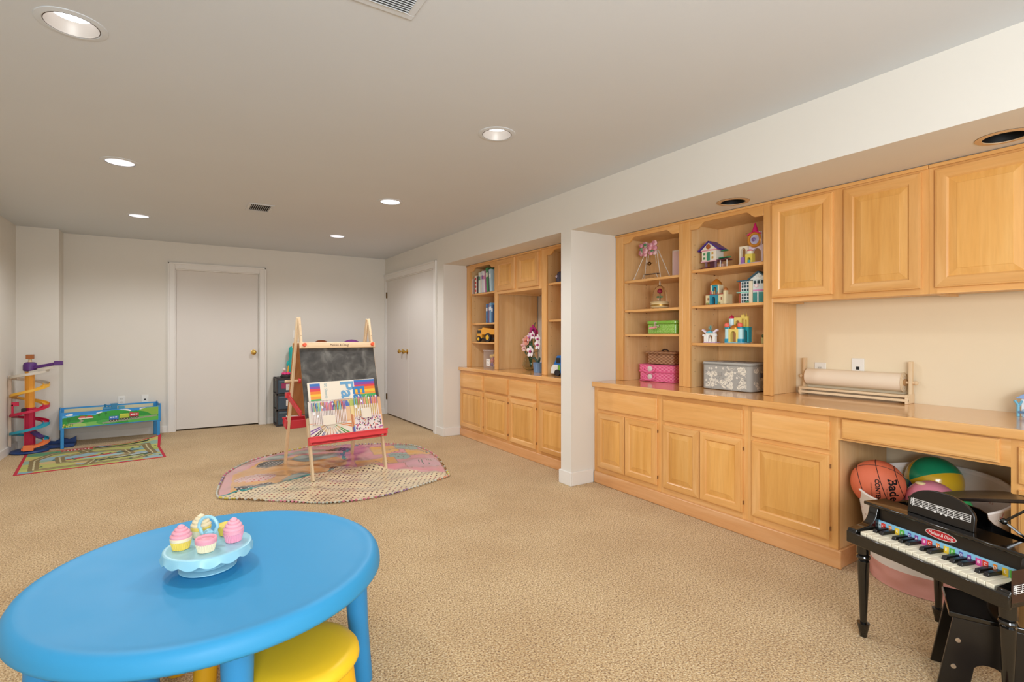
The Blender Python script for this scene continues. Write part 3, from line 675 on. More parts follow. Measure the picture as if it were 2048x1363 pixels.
def cv1(w, h):
    c = Cv(w, h, 150, '#f3e9d6'); n = 17
    seq = ['#3f79c4', '#8a52a8', '#e24a55', '#f08a3c', '#f6c948', '#f2a24b', '#57b66a', '#3fa37c', '#3a78c2', '#7c55b0', '#d8455f', '#ee7f3a', '#f7d24f', '#f0a648', '#7fa9d6', '#3f79c4', '#8a52a8']
    for i in range(n):
        y1 = h-.012-(i+0)*(h-.02)/n
        c.rect(.015, .105, y1-(h-.02)/n, y1, seq[i]); c.rect(w*.63, w, y1-(h-.02)/n+.008, y1+.010, seq[(i+0) % n])
    c.rect(w*.61, w*.63, 0, h, '#f7f2e6'); c.ell(w*.90, .012, .034, .048, '#f7f3ea'); c.ell(w*.90, .008, .025, .038, '#e4523f')
    c.poly([(w*.615, h), (w*.615, h*.2), (w*.78, h*.15), (w*.78, h*.62), (w*.68, h*.66), (w*.68, h)], '#f7f2e6')
    return c
p1, w, h = pad('drawing_pad', 'large drawing pad with rainbow stripes leaning sideways on the chalkboard', -.315, .285, .40, .788, .028, .012, cv1, .012)
BT = P('#3c86c4', .5); BT2 = P('#6fa7cf', .5)
Rt = lambda x, y: Matrix.Translation((x, y, .0125)) @ Matrix.Rotation(-PI/2, 4, 'Z')
text('Easel', .15, Rt(w*.655, h-.055), BT, 'title_lettering', p1, bold=.004)
text('Paper', .165, Rt(w*.475, h-.004), BT2, 'title_lettering', p1, bold=.004)
text('50 Sheets of Paper', .034, Rt(w*.235, h-.015), P('#8fb0b8', .6), 'small_lettering', p1)
text('Pad', .04, Rt(w*.185, h-.17), P('#7fa8cf', .6), 'small_lettering', p1)
def cv2(w, h):
    rnd = random.Random(3); c = Cv(w, h, 190, '#efe8da')
    c.rect(w*.62, w, 0, h, '#efc9a0'); c.rect(0, w*.62, h*.35, h, '#efe6da')
    c.rect(w*.66, w*.99, h*.86, h*.97, '#d9d48a')
    pal = ['#e26a7a', '#6fb3c8', '#7aa85a', '#9a6bb5', '#f0a05a', '#d85aa0', '#5a7fc0', '#e8c65a', '#c94a4a']
    for k in range(26):
        x = rnd.uniform(.02, .97)*w; c.poly([(x, h*rnd.uniform(.8, .97)), (x+.02, h*.97), (x+.045, h*.80), (x+.025, h*.78)], rnd.choice(pal))
    c.rect(0, w, 0, h*.36, '#efe7d6'); c.rect(0, w, h*.345, h*.365, '#e59a6a')
    # fan of pencils along the bottom, tips towards the middle
    cx, cy = w*.50, h*.36
    for an, col, k in ((203, '#8a63a8', 1.2), (218, '#4a4038', 1.0), (233, '#3f4a8a', .8), (247, '#7a4a3a', .55), (262, '#d8604a', .45), (277, '#b9404a', .45), (292, '#3f5f8a', .5), (307, '#4a8a5a', .7), (322, '#4fa04a', 1.2), (346, '#e0823f', 1.0)):
        a = math.radians(an); ux, uy = math.cos(a), math.sin(a); nx, ny = -uy, ux
        def seg(r0, r1, w0, w1, cc): c.poly([(cx+ux*r0-nx*w0, cy+uy*r0-ny*w0), (cx+ux*r1-nx*w1, cy+uy*r1-ny*w1), (cx+ux*r1+nx*w1, cy+uy*r1+ny*w1), (cx+ux*r0+nx*w0, cy+uy*r0+ny*w0)], cc)
        seg(.045, .062, .001, .003*k, col); seg(.062, .095, .003*k, .0085*k, '#dcb98f'); seg(.095, .35, .0085*k, .022*k, col); seg(.095, .35, .002*k, .006*k, '#f0e6dc')
    return c
p2, w, h = pad('sketch_book', 'coloring book with pencil print under a clear packet of pens on the tray', -.335, .02, .345, .628, .052, .010, cv2, 0)
def cv3(w, h):
    rnd = random.Random(5); c = Cv(w, h, 190, '#eab98c'); c.rect(0, w*.86, h*.5, h, '#efd79a'); c.rect(0, w*.45, h*.78, h*.97, '#bcc66a'); c.rect(w*.45, w*.9, h*.8, h*.97, '#f0c070')
    c.rect(w*.10, w*.97, 0, h*.44, '#f1e7e4'); pal = ['#7a2f78', '#3d4f43', '#cf4a6a', '#4a2f4f', '#e5804f', '#9a4f9a', '#2f3a3f', '#5a7a4a', '#b05fb0']
    for k in range(95):
        x, y = rnd.uniform(.12, .95)*w, rnd.uniform(.01, .42)*h; a = rnd.uniform(0, PI); d = .009
        c.line([(x, y), (x+d*math.cos(a), y+d*math.sin(a))], rnd.uniform(.004, .010), rnd.choice(pal))
    c.line([(w*.05, 0), (w*.03, h*.5)], .016, '#c9825a'); c.line([(w*.05, 0), (w*.045, h*.12)], .016, '#6a5a9a'); c.rect(w*.065, w*.10, 0, h*.18, '#4f9fcf')
    return c
p3, w3, h3 = pad('coloring_book', 'coloring book with speckled purple pattern right of the pencil book', .022, .312, .345, .628, .052, .010, cv3, 0)
for (tt, ww, hh) in ((p2, w, h), (p3, w3, h3)):
    m = MB()
    for k in range(int(ww/.012)): m.tube([(.008+k*.012+.003*math.cos(a), hh-.003+.006*math.sin(a), .006+.008*math.cos(a*1)) for a in [2*PI*q/8 for q in range(8)]], .0009, 4, True)
    o = m.build('spiral_binding', P('#8a5a7a', .4), tt)
def pens(label, x0, w, n, z0, zcard, seed):
    rnd = random.Random(seed); o = F1 @ Vector((x0, FL_(z0), .069))
    t2 = thing('pen_packet', label, 'pen set'); t2.matrix_world = Matrix.Translation(Vector(EO)) @ Matrix.Rotation(ER, 4, 'Z') @ Matrix.Translation(o) @ frame((0, 0, 0), (1, 0, 0), (0, YF, HT))
    pal = ['#8f62b0', '#c79ae0', '#6fa9d0', '#f09a94', '#f3a893', '#7fbf9a', '#ee7f92', '#a9cf86', '#e07a98', '#a38ac8', '#eeba86', '#d98abf', '#8fd0d0']
    for i in range(n):
        x = w*(i+.5)/n; c = pal[(i*5) % 13] if seed == 1 else pal[(i*3+2) % 13]; L = .19
        b = MB().cyl((x, 0, .004), (x, L*.62, .004), .0042, n=8).build('pen', P('#f1e3dd', .3), t2)
        MB().cyl((x, L*.62, .004), (x, L, .004), .005, .0035, n=8).build('cap', P(c, .35), b)
        MB().cyl((x, .01, .004), (x, L*.6, .004), .0044, .0044, n=8).build('ink_band', P(c, .5), b).scale = (.25, 1, 1.02) if False else (1, .02, 1)
    bx('paper_card', P('#f1e6d3', .6), t2, w*.3, w*.65, -.005, zcard, .009, .0105)
    m = MB()
    rr = random.Random(9)
    for k in range(6 if seed == 1 else 9):
        x = rr.uniform(0, w); y = rr.uniform(.02, .19); m.add([(x, y, .0108), (x+rr.uniform(.004, .02), y+rr.uniform(-.01, .03), .014), (x+rr.uniform(.0, .02), y+.03, .0112), (x-.004, y+.02, .0118)], [(0, 1, 2, 3)])
    m.build('clear_wrap_fold', P('#f4f6f7', .08, spec=.9), t2, smooth=0)
pens('clear packet of many gel pens with colored caps on the left book', -.318, .30, 22, .43, .075, 1)
pens('clear packet of fewer pens on the speckled purple book', .05, .235, 12, .455, .085, 2)

# ---------------------------------------------------------------- patchwork cloth
def cloth():
    P0 = np.array([[.234,4.428],[.282,4.863],[.354,5.165],[.544,5.487],[.713,5.617],[.997,5.79],[1.212,5.83],[1.642,5.681],[1.968,5.502],[2.135,5.253],[2.128,4.757],[1.962,4.13],[1.883,3.992],[1.555,3.862],[1.242,3.779],[0.906,3.826],[0.634,4.037],[0.383,4.262]])
    n = len(P0); out = []
    for i in range(n):
        a, b, c, d = P0[i-1], P0[i], P0[(i+1) % n], P0[(i+2) % n]
        for k in range(12):
            u = k/12; out.append(.5*((2*b)+(-a+c)*u+(2*a-5*b+4*c-d)*u*u+(-a+3*b-3*c+d)*u**3))
    B = np.array(out)[::-1]; B = np.r_[B]; nb = len(B); cen = np.array([1.2, 4.75]); NR = 90
    r = np.linspace(0, 1, NR+1)[:, None, None]
    XY = cen+(B[None]-cen)*r
    X, Y = XY[..., 0], XY[..., 1]
    z = .009+.007*np.sin(9*X+3*np.sin(4*Y))*np.sin(7*Y+2*X)+.005*np.sin(23*Y+9*X+2*np.sin(6*X))+.006*np.sin(17*X-12*Y)
    z = np.maximum(z, .003)*np.clip((1-r[..., 0])*9, .45, 1)
    cr = np.exp(-((Y-(4.62+.05*np.sin(3*X)))/.07)**2)*np.exp(-((X-1.45)/.45)**2); z = z+.03*cr
    V = np.stack([X, Y, z], -1).reshape(-1, 3)
    i, j = np.meshgrid(np.arange(NR), np.arange(nb), indexing='ij'); j2 = (j+1) % nb
    F = np.stack([i*nb+j, i*nb+j2, (i+1)*nb+j2, (i+1)*nb+j], -1).reshape(-1, 4)
    ctr = V[F].mean(1); cv = Cv(1, 1, 4, '#ffffff'); cv.X = ctr[:, 0]; cv.Y = ctr[:, 1]; cv.c = np.empty((len(F), 3)); cv.c[:] = lin('#d9a0a0'); dot = np.zeros((len(F), 4))
    PK = '#dc9a9c'; OR = '#e0a868'; GY = '#9aa49b'
    def patch(pts, col, d=None, border=None, bw=.012):
        m = cv.inpoly(pts); cv.c[m] = lin(col); dot[m] = (0, 0, 0, 0)
        if d: dot[m] = (*lin(d), 1)
        if border: cv.line(pts+[pts[0]], bw, border)
    # left half: pink ground with an orange field and round patches
    patch([(.30, 4.40), (.36, 5.0), (.62, 5.35), (1.0, 5.45), (1.45, 5.0), (1.15, 4.60), (.6, 4.35)], OR)
    def rot(cx, cy, w, h, a): return [(cx+dx*math.cos(a)-dy*math.sin(a), cy+dx*math.sin(a)+dy*math.cos(a)) for dx, dy in ((-w, -h), (w, -h), (w, h), (-w, h))]
    def oval(cx, cy, w, h, a): return [(cx+w*math.cos(q)*math.cos(a)-h*math.sin(q)*math.sin(a), cy+w*math.cos(q)*math.sin(a)+h*math.sin(q)*math.cos(a)) for q in [2*PI*k/24 for k in range(24)]]
    patch(rot(.50, 4.50, .15, .10, .3), '#2b2a33', '#d8c9c0', OR); patch(oval(.86, 4.62, .17, .12, .3), GY, None, '#b98f66'); patch(oval(.52, 4.82, .17, .13, .2), '#e0bcb4', '#c24f5c', OR)
    patch(oval(1.22, 4.72, .13, .12, .5), '#33302f', '#cfc0b5', OR); patch(oval(.70, 5.25, .14, .10, .4), '#3b3836', '#b9aaa0', OR)
    patch(oval(1.12, 5.30, .24, .14, -.1), GY, None, '#b98f66'); patch(oval(1.10, 5.60, .20, .10, -.1), '#b0ab9a', None, PK); patch(oval(1.42, 5.50, .17, .10, -.2), '#4b3f38', '#a89a90', OR); patch(rot(.82, 5.52, .15, .07, .4), '#a8b0a6')
    # right half: squares
    RG = [(1.60, 5.70), (1.35, 5.05), (1.25, 4.75), (1.5, 4.55), (1.95, 4.15), (2.2, 4.8), (2.2, 5.4), (1.9, 5.6)]
    patch(RG, '#dd8f96')
    for (cx, cy, w, h, col) in ((1.78, 5.25, .13, .16, '#e5ab52'), (2.03, 5.30, .11, .16, '#93ab9e'), (2.04, 4.98, .11, .14, '#e5ab52'), (1.82, 4.92, .10, .12, '#8fada4'), (1.55, 4.78, .19, .13, '#dfa04a'), (1.90, 4.52, .16, .15, '#cf9aa2')):
        patch(rot(cx, cy, w, h, -.15), col, None, '#b07a72', .008)
        for q in range(4):
            x0 = cx+random.uniform(-.6, .6)*w; y0 = cy+random.uniform(-.6, .6)*h
            cv.line([(x0, y0), (x0+.05, y0+.04), (x0+.08, y0-.02)], .008, '#8a6a55' if q % 2 else '#5f6a62')
    # front: cream with dots
    FR = [(.15, 4.40), (.234, 4.41), (.62, 4.52), (.97, 4.66), (1.13, 4.70), (1.22, 4.80), (1.34, 4.66), (1.55, 4.50), (1.80, 4.24), (1.98, 4.09), (2.2, 3.9), (1.5, 3.5), (.2, 3.6)]
    patch(FR, '#e6d3ad', '#4a3138'); mk = cv.inpoly(FR); alt = mk & (np.sin(cv.X*9+cv.Y*23) > .55); dot[alt] = (*lin('#9a3f4a'), 1)
    cv.line([(.234, 4.42), (.62, 4.53), (.97, 4.67), (1.12, 4.71)], .03, '#2f8f8c'); cv.line([(1.33, 5.08), (1.36, 5.3), (1.60, 5.66)], .035, '#2f8f8c')
    t = thing('patchwork_cloth', 'shiny oval patchwork cloth with dotted cream front under the easel', 'cloth', (0, 0, .002))
    grid('patchwork', V, F, cv.c, t, colmat(.24, .15, True, .5), .003, dot)
    cols = ['#d8c95a', '#8f6a3f', '#e08fa0', '#a8b8b0', '#d07a8f', '#9a7a9a', '#cfd0c4', '#e0a080']
    m = MB(); rnd = random.Random(2)
    for k in range(nb):
        a = B[k]; b = B[(k+1) % nb]
        for q in range(1):
            p = a+(b-a)*(q/2); d = (p-cen); d = d/np.hypot(*d); p = p+d*.012
            sec = int(k/nb*23) % 8
            m.ball((p[0], p[1], .010), rnd.uniform(.008, .0105), 6, (1, 1, .8), sec if k % 3 else 6)
    f = m.build('pompom_fringe', [P(c, .9) for c in cols], t); f['kind'] = 'stuff'
cloth()
# ---------------------------------------------------------------- train table, rug, ball run
TB = P('#2f8fd0', .4)
v0 = Vector((-1.118, 7.221, 0)); v1 = Vector((-.224, 7.629, 0)); ta = math.atan2(v1.y-v0.y, v1.x-v0.x)*.0+math.radians(8.0)
t = thing('train_table', 'blue legged train table with printed landscape side panel by the back wall', 'table', (-1.10, 7.222, 0), ta)
W_, D_ = .885, .345
for (x, y) in ((0, 0), (W_-.03, 0), (0, D_-.03), (W_-.03, D_-.03)): bx('leg', TB, t, x, x+.03, y, y+.03, 0, .385, bevel=.003)
for x in (-.006, W_):
    m = MB().prism([(-.0, .20), (-.0, .412), (.03, .412), (D_/2, .395), (D_-.03, .412), (D_, .412), (D_, .20)], x, x+.008, 'x'); m.build('end_panel', TB, t, bevel=.002)
bx('side_board', TB, t, 0, W_, D_-.008, D_+.002, .23, .402, bevel=.002)
bx('side_board', TB, t, .0, W_, -.002, .010, .212, .383, bevel=.002)
bx('inner_board', P('#d3cbaa', .6), t, .03, W_-.03, D_-.0105, D_-.0085, .32, .385)
bx('play_board', P('#a9b98a', .6), t, .004, W_-.004, .01, D_-.01, .31, .32)
def scene_panel(w, h):
    c = Cv(w, h, 260, '#2f9be0'); rnd = random.Random(1)
    c.put(c.Y > h*.62+.012*np.sin(c.X*9), '#2a90dc'); c.put(c.Y < h*.80, '#4fb4ea')
    for x, y in ((.06, .85), (.33, .86), (.74, .93), (.80, .86)): c.ell(x*w/.9, y*h, .03, .010, '#dfeaf2'); c.ell(x*w/.9+.012, y*h+.006, .016, .008, '#f4f7fa')
    c.ell(.62*w, .92*h, .05, .014, '#eef3f6'); c.ell(.66*w, .87*h, .03, .012, '#ffffff')
    c.ell(.20*w, .30*h, .20, .075, '#28913a'); c.ell(.08*w, .25*h, .16, .07, '#1f8a2e'); c.ell(.52*w, .30*h, .22, .105, '#2d9f35'); c.ell(.95*w, .42*h, .20, .095, '#86b63f'); c.ell(.72*w, .25*h, .18, .09, '#1f9433')
    c.put((c.Y < h*.42), '#2b9b34'); c.ell(.30*w, .05*h, .14, .035, '#7cc15a'); c.ell(.14*w, .08*h, .08, .03, '#a6cf6a'); c.ell(.85*w, .12*h, .16, .05, '#5ab548'); c.ell(.45*w, .2*h, .1, .03, '#46a84a')
    for x, y, r in ((.06, .50, .022), (.28, .56, .02), (.36, .72, .014), (.43, .80, .012)): c.rect(x*w-.002, x*w+.002, (y-.2)*h, y*h, '#1e6a2a'); c.ell(x*w, y*h, r*.8, r, '#1f7a2c')
    c.line([(.05*w, .22*h), (.16*w, .28*h), (.20*w, .38*h), (.17*w, .5*h)], .012, '#a8a48c')
    for x in (.15, .22): c.poly([(x*w, .58*h), (x*w+.02, .72*h), (x*w+.055, .72*h), (x*w+.075, .56*h)], '#d84a3f'); c.rect(x*w+.004, x*w+.066, .53*h, .59*h, '#efe9df')
    c.line([(.40*w, .12*h), (.62*w, .20*h), (.98*w, .36*h)], .016, '#9a9a88')
    for x, col, dy in ((.46, '#2f6fc9', 0), (.575, '#b9c83a', .06), (.68, '#c8323c', .12)):
        y = (.30+dy)*h; c.rect(x*w, x*w+.085, y, y+.040, col); c.rect(x*w, x*w+.085, y-.012, y, '#3a3a2f')
        for q in (.016, .042, .068): c.ell(x*w+q, y-.012, .010, .010, '#2f2d26'); c.ell(x*w+q, y-.012, .005, .005, '#c9c2ae')
        if col != '#b9c83a':
            for q in (.01, .033, .056): c.rect(x*w+q, x*w+q+.016, y+.018, y+.032, '#e8eef2')
        else:
            for q in range(7): c.ell(x*w+.008+q*.011, y+.042, .007, .007, '#d3d84a')
    c.rect(.68*w, .68*w+.03, .42*h+.040, .42*h+.050, '#c8323c')
    for k in range(30): c.ell(rnd.uniform(.0, .10)*w, rnd.uniform(.02, .22)*h, .006, .006, rnd.choice(['#e8d34a', '#4f9a3a', '#d8d24a', '#8f9a2f']))
    return c
scene_panel(W_-.034, .155).sheet('landscape_print', lambda X, Y: (X+.017, X*0-.0032, Y+.222), t, .4)
c = Cv(W_-.02, D_-.03, 160, '#b9c38f'); c.ell(.3, .15, .2, .09, '#d8cdb0'); c.ell(.3, .15, .14, .05, '#b9c38f'); c.line([(.0, .05), (.45, .2), (.86, .1)], .04, '#d9d2bb'); c.ell(.65, .22, .12, .05, '#9fc0cf'); c.ell(.72, .28, .08, .03, '#efe2d2')
c.sheet('track_print', lambda X, Y: (X+.01, Y+.012, X*0+.3207), t, .6)
t = thing('toy_train', 'small dark blue toy train engine on the train table', 'toy train', (-.70, 7.40, .3215), ta)
m = MB().box(-.055, .055, -.017, .017, .015, .03); m.cyl((-.05, 0, .045), (.015, 0, .045), .018); m.box(.012, .055, -.018, .018, .03, .082); m.box(.006, .06, -.02, .02, .082, .089); m.cyl((-.03, 0, .06), (-.03, 0, .085), .006, .009); m.cyl((-.008, 0, .06), (-.008, 0, .074), .006)
m.build('engine_body', P('#2f86b0', .35), t)
t.scale = (1.25, 1.25, 1.3)
for x in (-.038, 0, .038):
    for y in (-.019, .019): MB().cyl((x, y-.003, .014), (x, y+.003, .014), .0135).build('wheel', P('#22262e', .4), t)
bx('tender', P('#4fa0b8', .4), t, .064, .11, -.017, .017, .014, .062, bevel=.003)
def rug():
    w, h = 1.10, 1.05
    a = np.array([-1.235, 6.06]); ex = np.array([1.10, .125]); ex = ex/np.hypot(*ex); w = 1.105; ey = np.array([-ex[1], ex[0]])
    c = Cv(w, h, 230, '#b9b96a'); rnd = random.Random(4)
    cols = ['#8fae9a', '#a8b85f', '#c9b07a', '#7fa8b0', '#c0c06a', '#9ab0b8', '#d0b060']
    for k in range(60): c.ell(rnd.uniform(0, w), rnd.uniform(0, h), rnd.uniform(.03, .14), rnd.uniform(.02, .08), rnd.choice(cols))
    c.ell(.36, .62, .22, .10, '#93b3bf'); c.ell(.62, .45, .18, .05, '#9fc0c8'); c.ell(.2, .9, .2, .1, '#5f9a72')
    for pts in ([(.12, .12), (.10, .6), (.22, .86), (.7, .9), (.98, .84), (1.02, .3), (.9, .15), (.5, .12), (.12, .12)], [(.30, .34), (.28, .62), (.5, .74), (.8, .66), (.84, .4), (.6, .3), (.30, .34)], [(.5, .12), (.55, .3)], [(.5, .74), (.45, .9)]):
        c.line(pts, .075, '#86744c'); c.line(pts, .012, '#c9bf94')
    c.line([(.50, .50), (.9, .56)], .035, '#2a2a26'); c.line([(.36, .46), (.70, .53)], .055, '#b8323a'); c.rect(.28, .54, .93, 1.01, '#c22f3c'); c.line([(.56, .955), (.98, .975)], .045, '#26241f'); c.line([(.60, .24), (.98, .32)], .045, '#2f342c'); c.line([(.70, .30), (.95, .34)], .02, '#e8e6da')
    for q in range(8): c.rect(.30+q*.028, .314+q*.028, .95, .99, '#f0e0dc')
    for k in range(24): x, y = rnd.uniform(.05, w-.05), rnd.uniform(.05, h-.05); c.poly([(x, y), (x+.035, y), (x+.018, y+.05)], '#2f5f4a')
    e = .024
    m = (c.X < e) | (c.X > w-e) | (c.Y < e) | (c.Y > h-e); c.put(m, '#c0243a')
    # cut corner at the back left where the rug slides under the ball run base
    def S(X, Y):
        x = a[0]+ex[0]*X+ey[0]*Y; y = a[1]+ex[1]*X+ey[1]*Y
        q = np.clip((X-.72)/.40, 0, 1)*np.clip((Y-.62)/.45, 0, 1); z = .004+.11*q**1.6
        return x+.055*q, y-.24*q, z
    t = thing('play_rug', 'road print play rug with red border, one corner curled up at the train table', 'rug')
    c.sheet('woven_print', S, t, .8, .3, 0, .004)
rug()
t = thing('ball_run', 'tall colorful spiral ball run tower in the left corner', 'toy', (-1.335, 7.20, .006), 0)
NV = P('#1d3f7a', .45); RD = P('#cc1f48', .4); OY = P('#f5a93a', .4); TL = P('#2b9fb8', .4); YW = P('#f3b93e', .4); WH = P('#d8cfc0', .4); PU = P('#5a2a78', .4)
m = MB(); m.lathe([(0, 0), (.150, 0), (.155, .008), (.145, .022), (.10, .03), (0, .03)], n=40); m.box(.0, .34, .08, .25, 0, .028); m.prism([(.10, 0), (.10, .06), (.16, .05), (.22, .085), (.28, .06), (.34, .09), (.34, 0)], .22, .25, 'y')
m.build('base', NV, t, bevel=.002)
for (r, z0, z1, mt, n) in ((.042, .03, .22, RD, 'column'), (.040, .22, .46, RD, 'column'), (.036, .46, .835, OY, 'column')):
    m = MB().cyl((0, 0, z0), (0, 0, z1), r, n=8); m.cyl((0, 0, z1-.015), (0, 0, z1), r+.006, n=8); m.box(-r*1.05, -r*.8, -.02, .02, z0, z1-.02); m.build(n, mt, t)
def spiral(z0, z1, a0, turns, mt, r0=.128, name='spiral_ramp', wd=.028):
    N = 44; vs = []; fs = []
    for i in range(N+1):
        f = i/N; a = a0+turns*2*PI*f; z = z0+(z1-z0)*f
        for r, dz in ((r0-wd, .022), (r0-wd, 0), (r0+wd, 0), (r0+wd, .026), (r0+wd-.005, .026), (r0+wd-.005, .006), (r0-wd+.005, .006), (r0-wd+.005, .022)): vs.append((r*math.cos(a), r*math.sin(a)*.9, z+dz))
    for i in range(N):
        for k in range(8): fs.append((i*8+k, i*8+(k+1) % 8, i*8+8+(k+1) % 8, i*8+8+k))
    fs += [tuple(range(8)), tuple(N*8+q for q in range(8))[::-1]]
    return MB().add(vs, fs).build(name, mt, t, smooth=.5)
R_ = math.radians
spiral(.845, .69, R_(20), -.0+1.0*-1, WH); spiral(.69, .47, R_(20), -1, YW); spiral(.47, .285, R_(20), -1, RD); spiral(.285, .10, R_(20), -1, TL); spiral(.10, .035, R_(20), -.35, P('#f4824a', .4))
bx('exit_chute', P('#f4824a', .4), t, -.03, .05, -.145, -.09, .03, .085, bevel=.004)
for a in (200,): 
    m = MB().box(-.160, -.140, -.02, .0, .07, .80).build('rear_strut', P('#d8c4b0', .4), t)
MB().lathe([(.048, .84), (.056, .85), (.056, .90), (.048, .925), (.03, .932), (0, .934)], n=24).build('top_cap', PU, t)
m = MB().cyl((0, 0, .93), (0, 0, .965), .018, .012); m.build('neck', P('#e0c9a0', .5), t)
bx('top_block', P('#a8622c', .5), t, -.03, .03, -.025, .025, .965, 1.01, bevel=.003)
m = MB().bar((.03, -.02, .875), (.22, -.06, .915), .05, .03); m.box(.20, .27, -.09, -.04, .895, .94); m.build('launch_arm', PU, t, bevel=.004); MB().bar((.0, -.05, .83), (.2, -.08, .875), .012, .02).build('arm_stripe', WH, t)
m = MB().box(-.125, -.11, -.09, -.07, .40, .51); m.box(-.125, -.07, -.09, -.07, .49, .53); m.build('ball_catch', RD, t, bevel=.002)
bx('gear_box', P('#2a2624', .5), t, -.055, -.02, -.075, -.04, .40, .46, bevel=.003)
m = MB().bar((.03, -.04, .21), (.11, -.10, .15), .06, .02); m.build('purple_gate', P('#4f3470', .4), t, bevel=.003)

# ---------------------------------------------------------------- drawer tower and plush toys behind the easel
t = thing('drawer_tower', 'dark plastic three drawer tower with label cards behind the easel', 'drawers', (1.05, 7.411, 0), 0)
W_ = .40; D_ = .30; BK = P('#3a3536', .5); DR = P('#3f5160', .3)
for z in (0, .205, .415, .625):
    m = MB(); m.box(0, W_, 0, .012, z, z+.02); m.box(0, .02, .012, D_, z, z+.02); m.box(W_-.02, W_, .012, D_, z, z+.02); m.box(.02, W_-.02, D_-.02, D_, z, z+.02); m.build('shelf_frame', BK, t)
bx('top', BK, t, 0, W_, 0, D_, .6385, .645, bevel=.003)
for x in (0, W_-.016):
    for y in (0, D_-.016): bx('post', BK, t, x, x+.016, y, y+.016, .02, .625)
for k, z in enumerate((.022, .227, .437)):
    d = MB().nested([(.018, W_-.018, z+.002, z+.178, .02), (.018, W_-.018, z+.002, z+.178, -.004), (.024, W_-.024, z+.008, z+.172, -.010), (.03, W_-.03, z+.014, z+.166, -.010)], True).build('drawer', DR, t)
    bx('drawer_tub', P('#54666f', .3), t, .022, W_-.022, .0205, D_-.03, z+.004, z+.15)
    bx('grip', P('#5f707a', .3), d, .03, W_-.03, -.016, -.0105, z+.15, z+.172, bevel=.002)
    cx = .19
    cd_ = bx('label_card', P('#d9d6d0', .7), d, cx-.075, cx+.075, -.0125, -.0105, z+.045, z+.125)
    m = MB()
    for q in range(7): m.tube([(cx-.05+q*.014, -.0131, z+.085), (cx-.046+q*.014, -.0131, z+.10), (cx-.04+q*.014, -.0131, z+.08)], .0012, 4)
    m.build('handwriting', P(['#9a7a80', '#7a8a70', '#7a86a0'][k], .7), d)
    if k == 2: bx('seen_contents', P('#9a2f5a', .5), d, .06, W_-.06, -.0118, -.0105, z+.07, z+.14)
t = thing('toy_volcano', 'pink and yellow toy on a black base on top of the drawer tower', 'toy', (1.18, 7.487, .645))
MB().lathe([(0, 0), (.07, 0), (.074, .02), (.06, .04), (0, .042)], n=14).build('base', P('#2f2a2a', .6), t, smooth=.3)
m = MB()
for k in range(6): a = k*PI/3; m.ball((.034*math.cos(a), .034*math.sin(a), .055), .024, 8, (1, 1, .8))
m.build('petals', P('#ef3f86', .5), t); MB().cyl((0.02, 0, .06), (.03, 0, .16), .012, .008).build('stalk', P('#e8b23f', .5), t); MB().ball((-.025, 0, .11), .022, 10).build('white_bud', P('#efe0d8', .5), t); MB().cyl((-.025, 0, .05), (-.025, 0, .1), .006).build('stem', P('#c98f7a', .5), t)
def plush(label, x, y, z, r, hh, mat, stitch=None):
    t = thing('plush_toy', label, 'plush toy', (x, y, z))
    MB().lathe([(0, 0), (r*.8, .0), (r, hh*.15), (r*.95, hh*.45), (r*.72, hh*.60), (r*.80, hh*.75), (r*.74, hh*.93), (r*.60, hh*.975), (r*.3, hh*.996), (0, hh)], n=28).build('body', mat, t)
    for s in (-1, 1):
        MB().ball((s*r*.95, -r*.3, hh*.42), r*.32, 12, (.8, 1, 1.6)).build('arm', mat, t); MB().ball((s*r*.55, -r*.75, hh*.08), r*.36, 12, (1, 1.3, .9)).build('leg', mat, t)
        MB().ball((s*r*.25, -r*.70, hh*.80), r*.07, 8).build('eye', P('#181515', .2), t)
    if stitch:
        m = MB()
        for k in range(7): m.tube([(r*.35, -r*.9+.004*k, hh*(.28+.09*k)), (r*.65, -r*.72, hh*(.31+.09*k)), (r*.80, -r*.5, hh*(.28+.09*k))], .008, 5)
        m.build('stitching', P('#e6f2f0', .7), t)
plush('teal plush toy with white zigzag on the drawer tower beside the easel post', 1.295, 7.612, .645, .08, .42, P('#35b3ae', .9, bump=.3), True)
plush('brown topped plush toy showing above the left half of the easel', 1.64, 7.50, 0, .15, 1.15, P('#8f4a24', .9, bump=.3))
plush('purple topped plush toy showing above the right half of the easel', 2.06, 7.50, 0, .165, 1.155, P('#9a4fa0', .9, bump=.3))
# ---------------------------------------------------------------- toy grand piano and bench
pa = math.atan2(-.954, -.30)
t = thing('toy_piano', 'black toy grand piano with color coded keys in front of the desk', 'piano', (2.283, .969, 0), pa)
BKG = P('#0d0c0b', .12, coat=.6); BKM = P('#1a1613', .3)
for x in (-.05, .467): 
    pr = [(-.012, .385), (-.012, .425), (-.006, .436), (.03, .441), (.06, .446), (.082, .458), (.095, .478), (.10, .498), (.106, .518), (.14, .519), (.14, .385)]
    MB().prism(pr, x, x+.038, 'x').build('cheek', BKG, t, bevel=.003)
bx('key_slip', BKG, t, -.05, .505, -.016, -.002, .378, .424, bevel=.003); bx('key_bed', BKM, t, -.012, .467, -.002, .14, .378, .418)
IV = P('#f3ead2', .3); EB = P('#14110f', .25)
for i in range(18):
    x = .0255*i-.0015; bx('white_key', IV, t, x+.0011, x+.0244, .0, .108, .4185, .434, bevel=.0015)
for i in range(17):
    if i % 7 in (0, 1, 3, 4, 5):
        x = .0255*(i+1)-.0015
        MB().prism([(.042, .434), (.047, .4465), (.108, .4475), (.108, .434)], x-.0075, x+.0075, 'x').build('black_key', EB, t, bevel=.0012)
m = MB().prism([(.1085, .43), (.1085, .466), (.112, .466), (.112, .43)], -.012, .467, 'x'); sg = m.build('note_strip', P('#8fc8e6', .35), t)
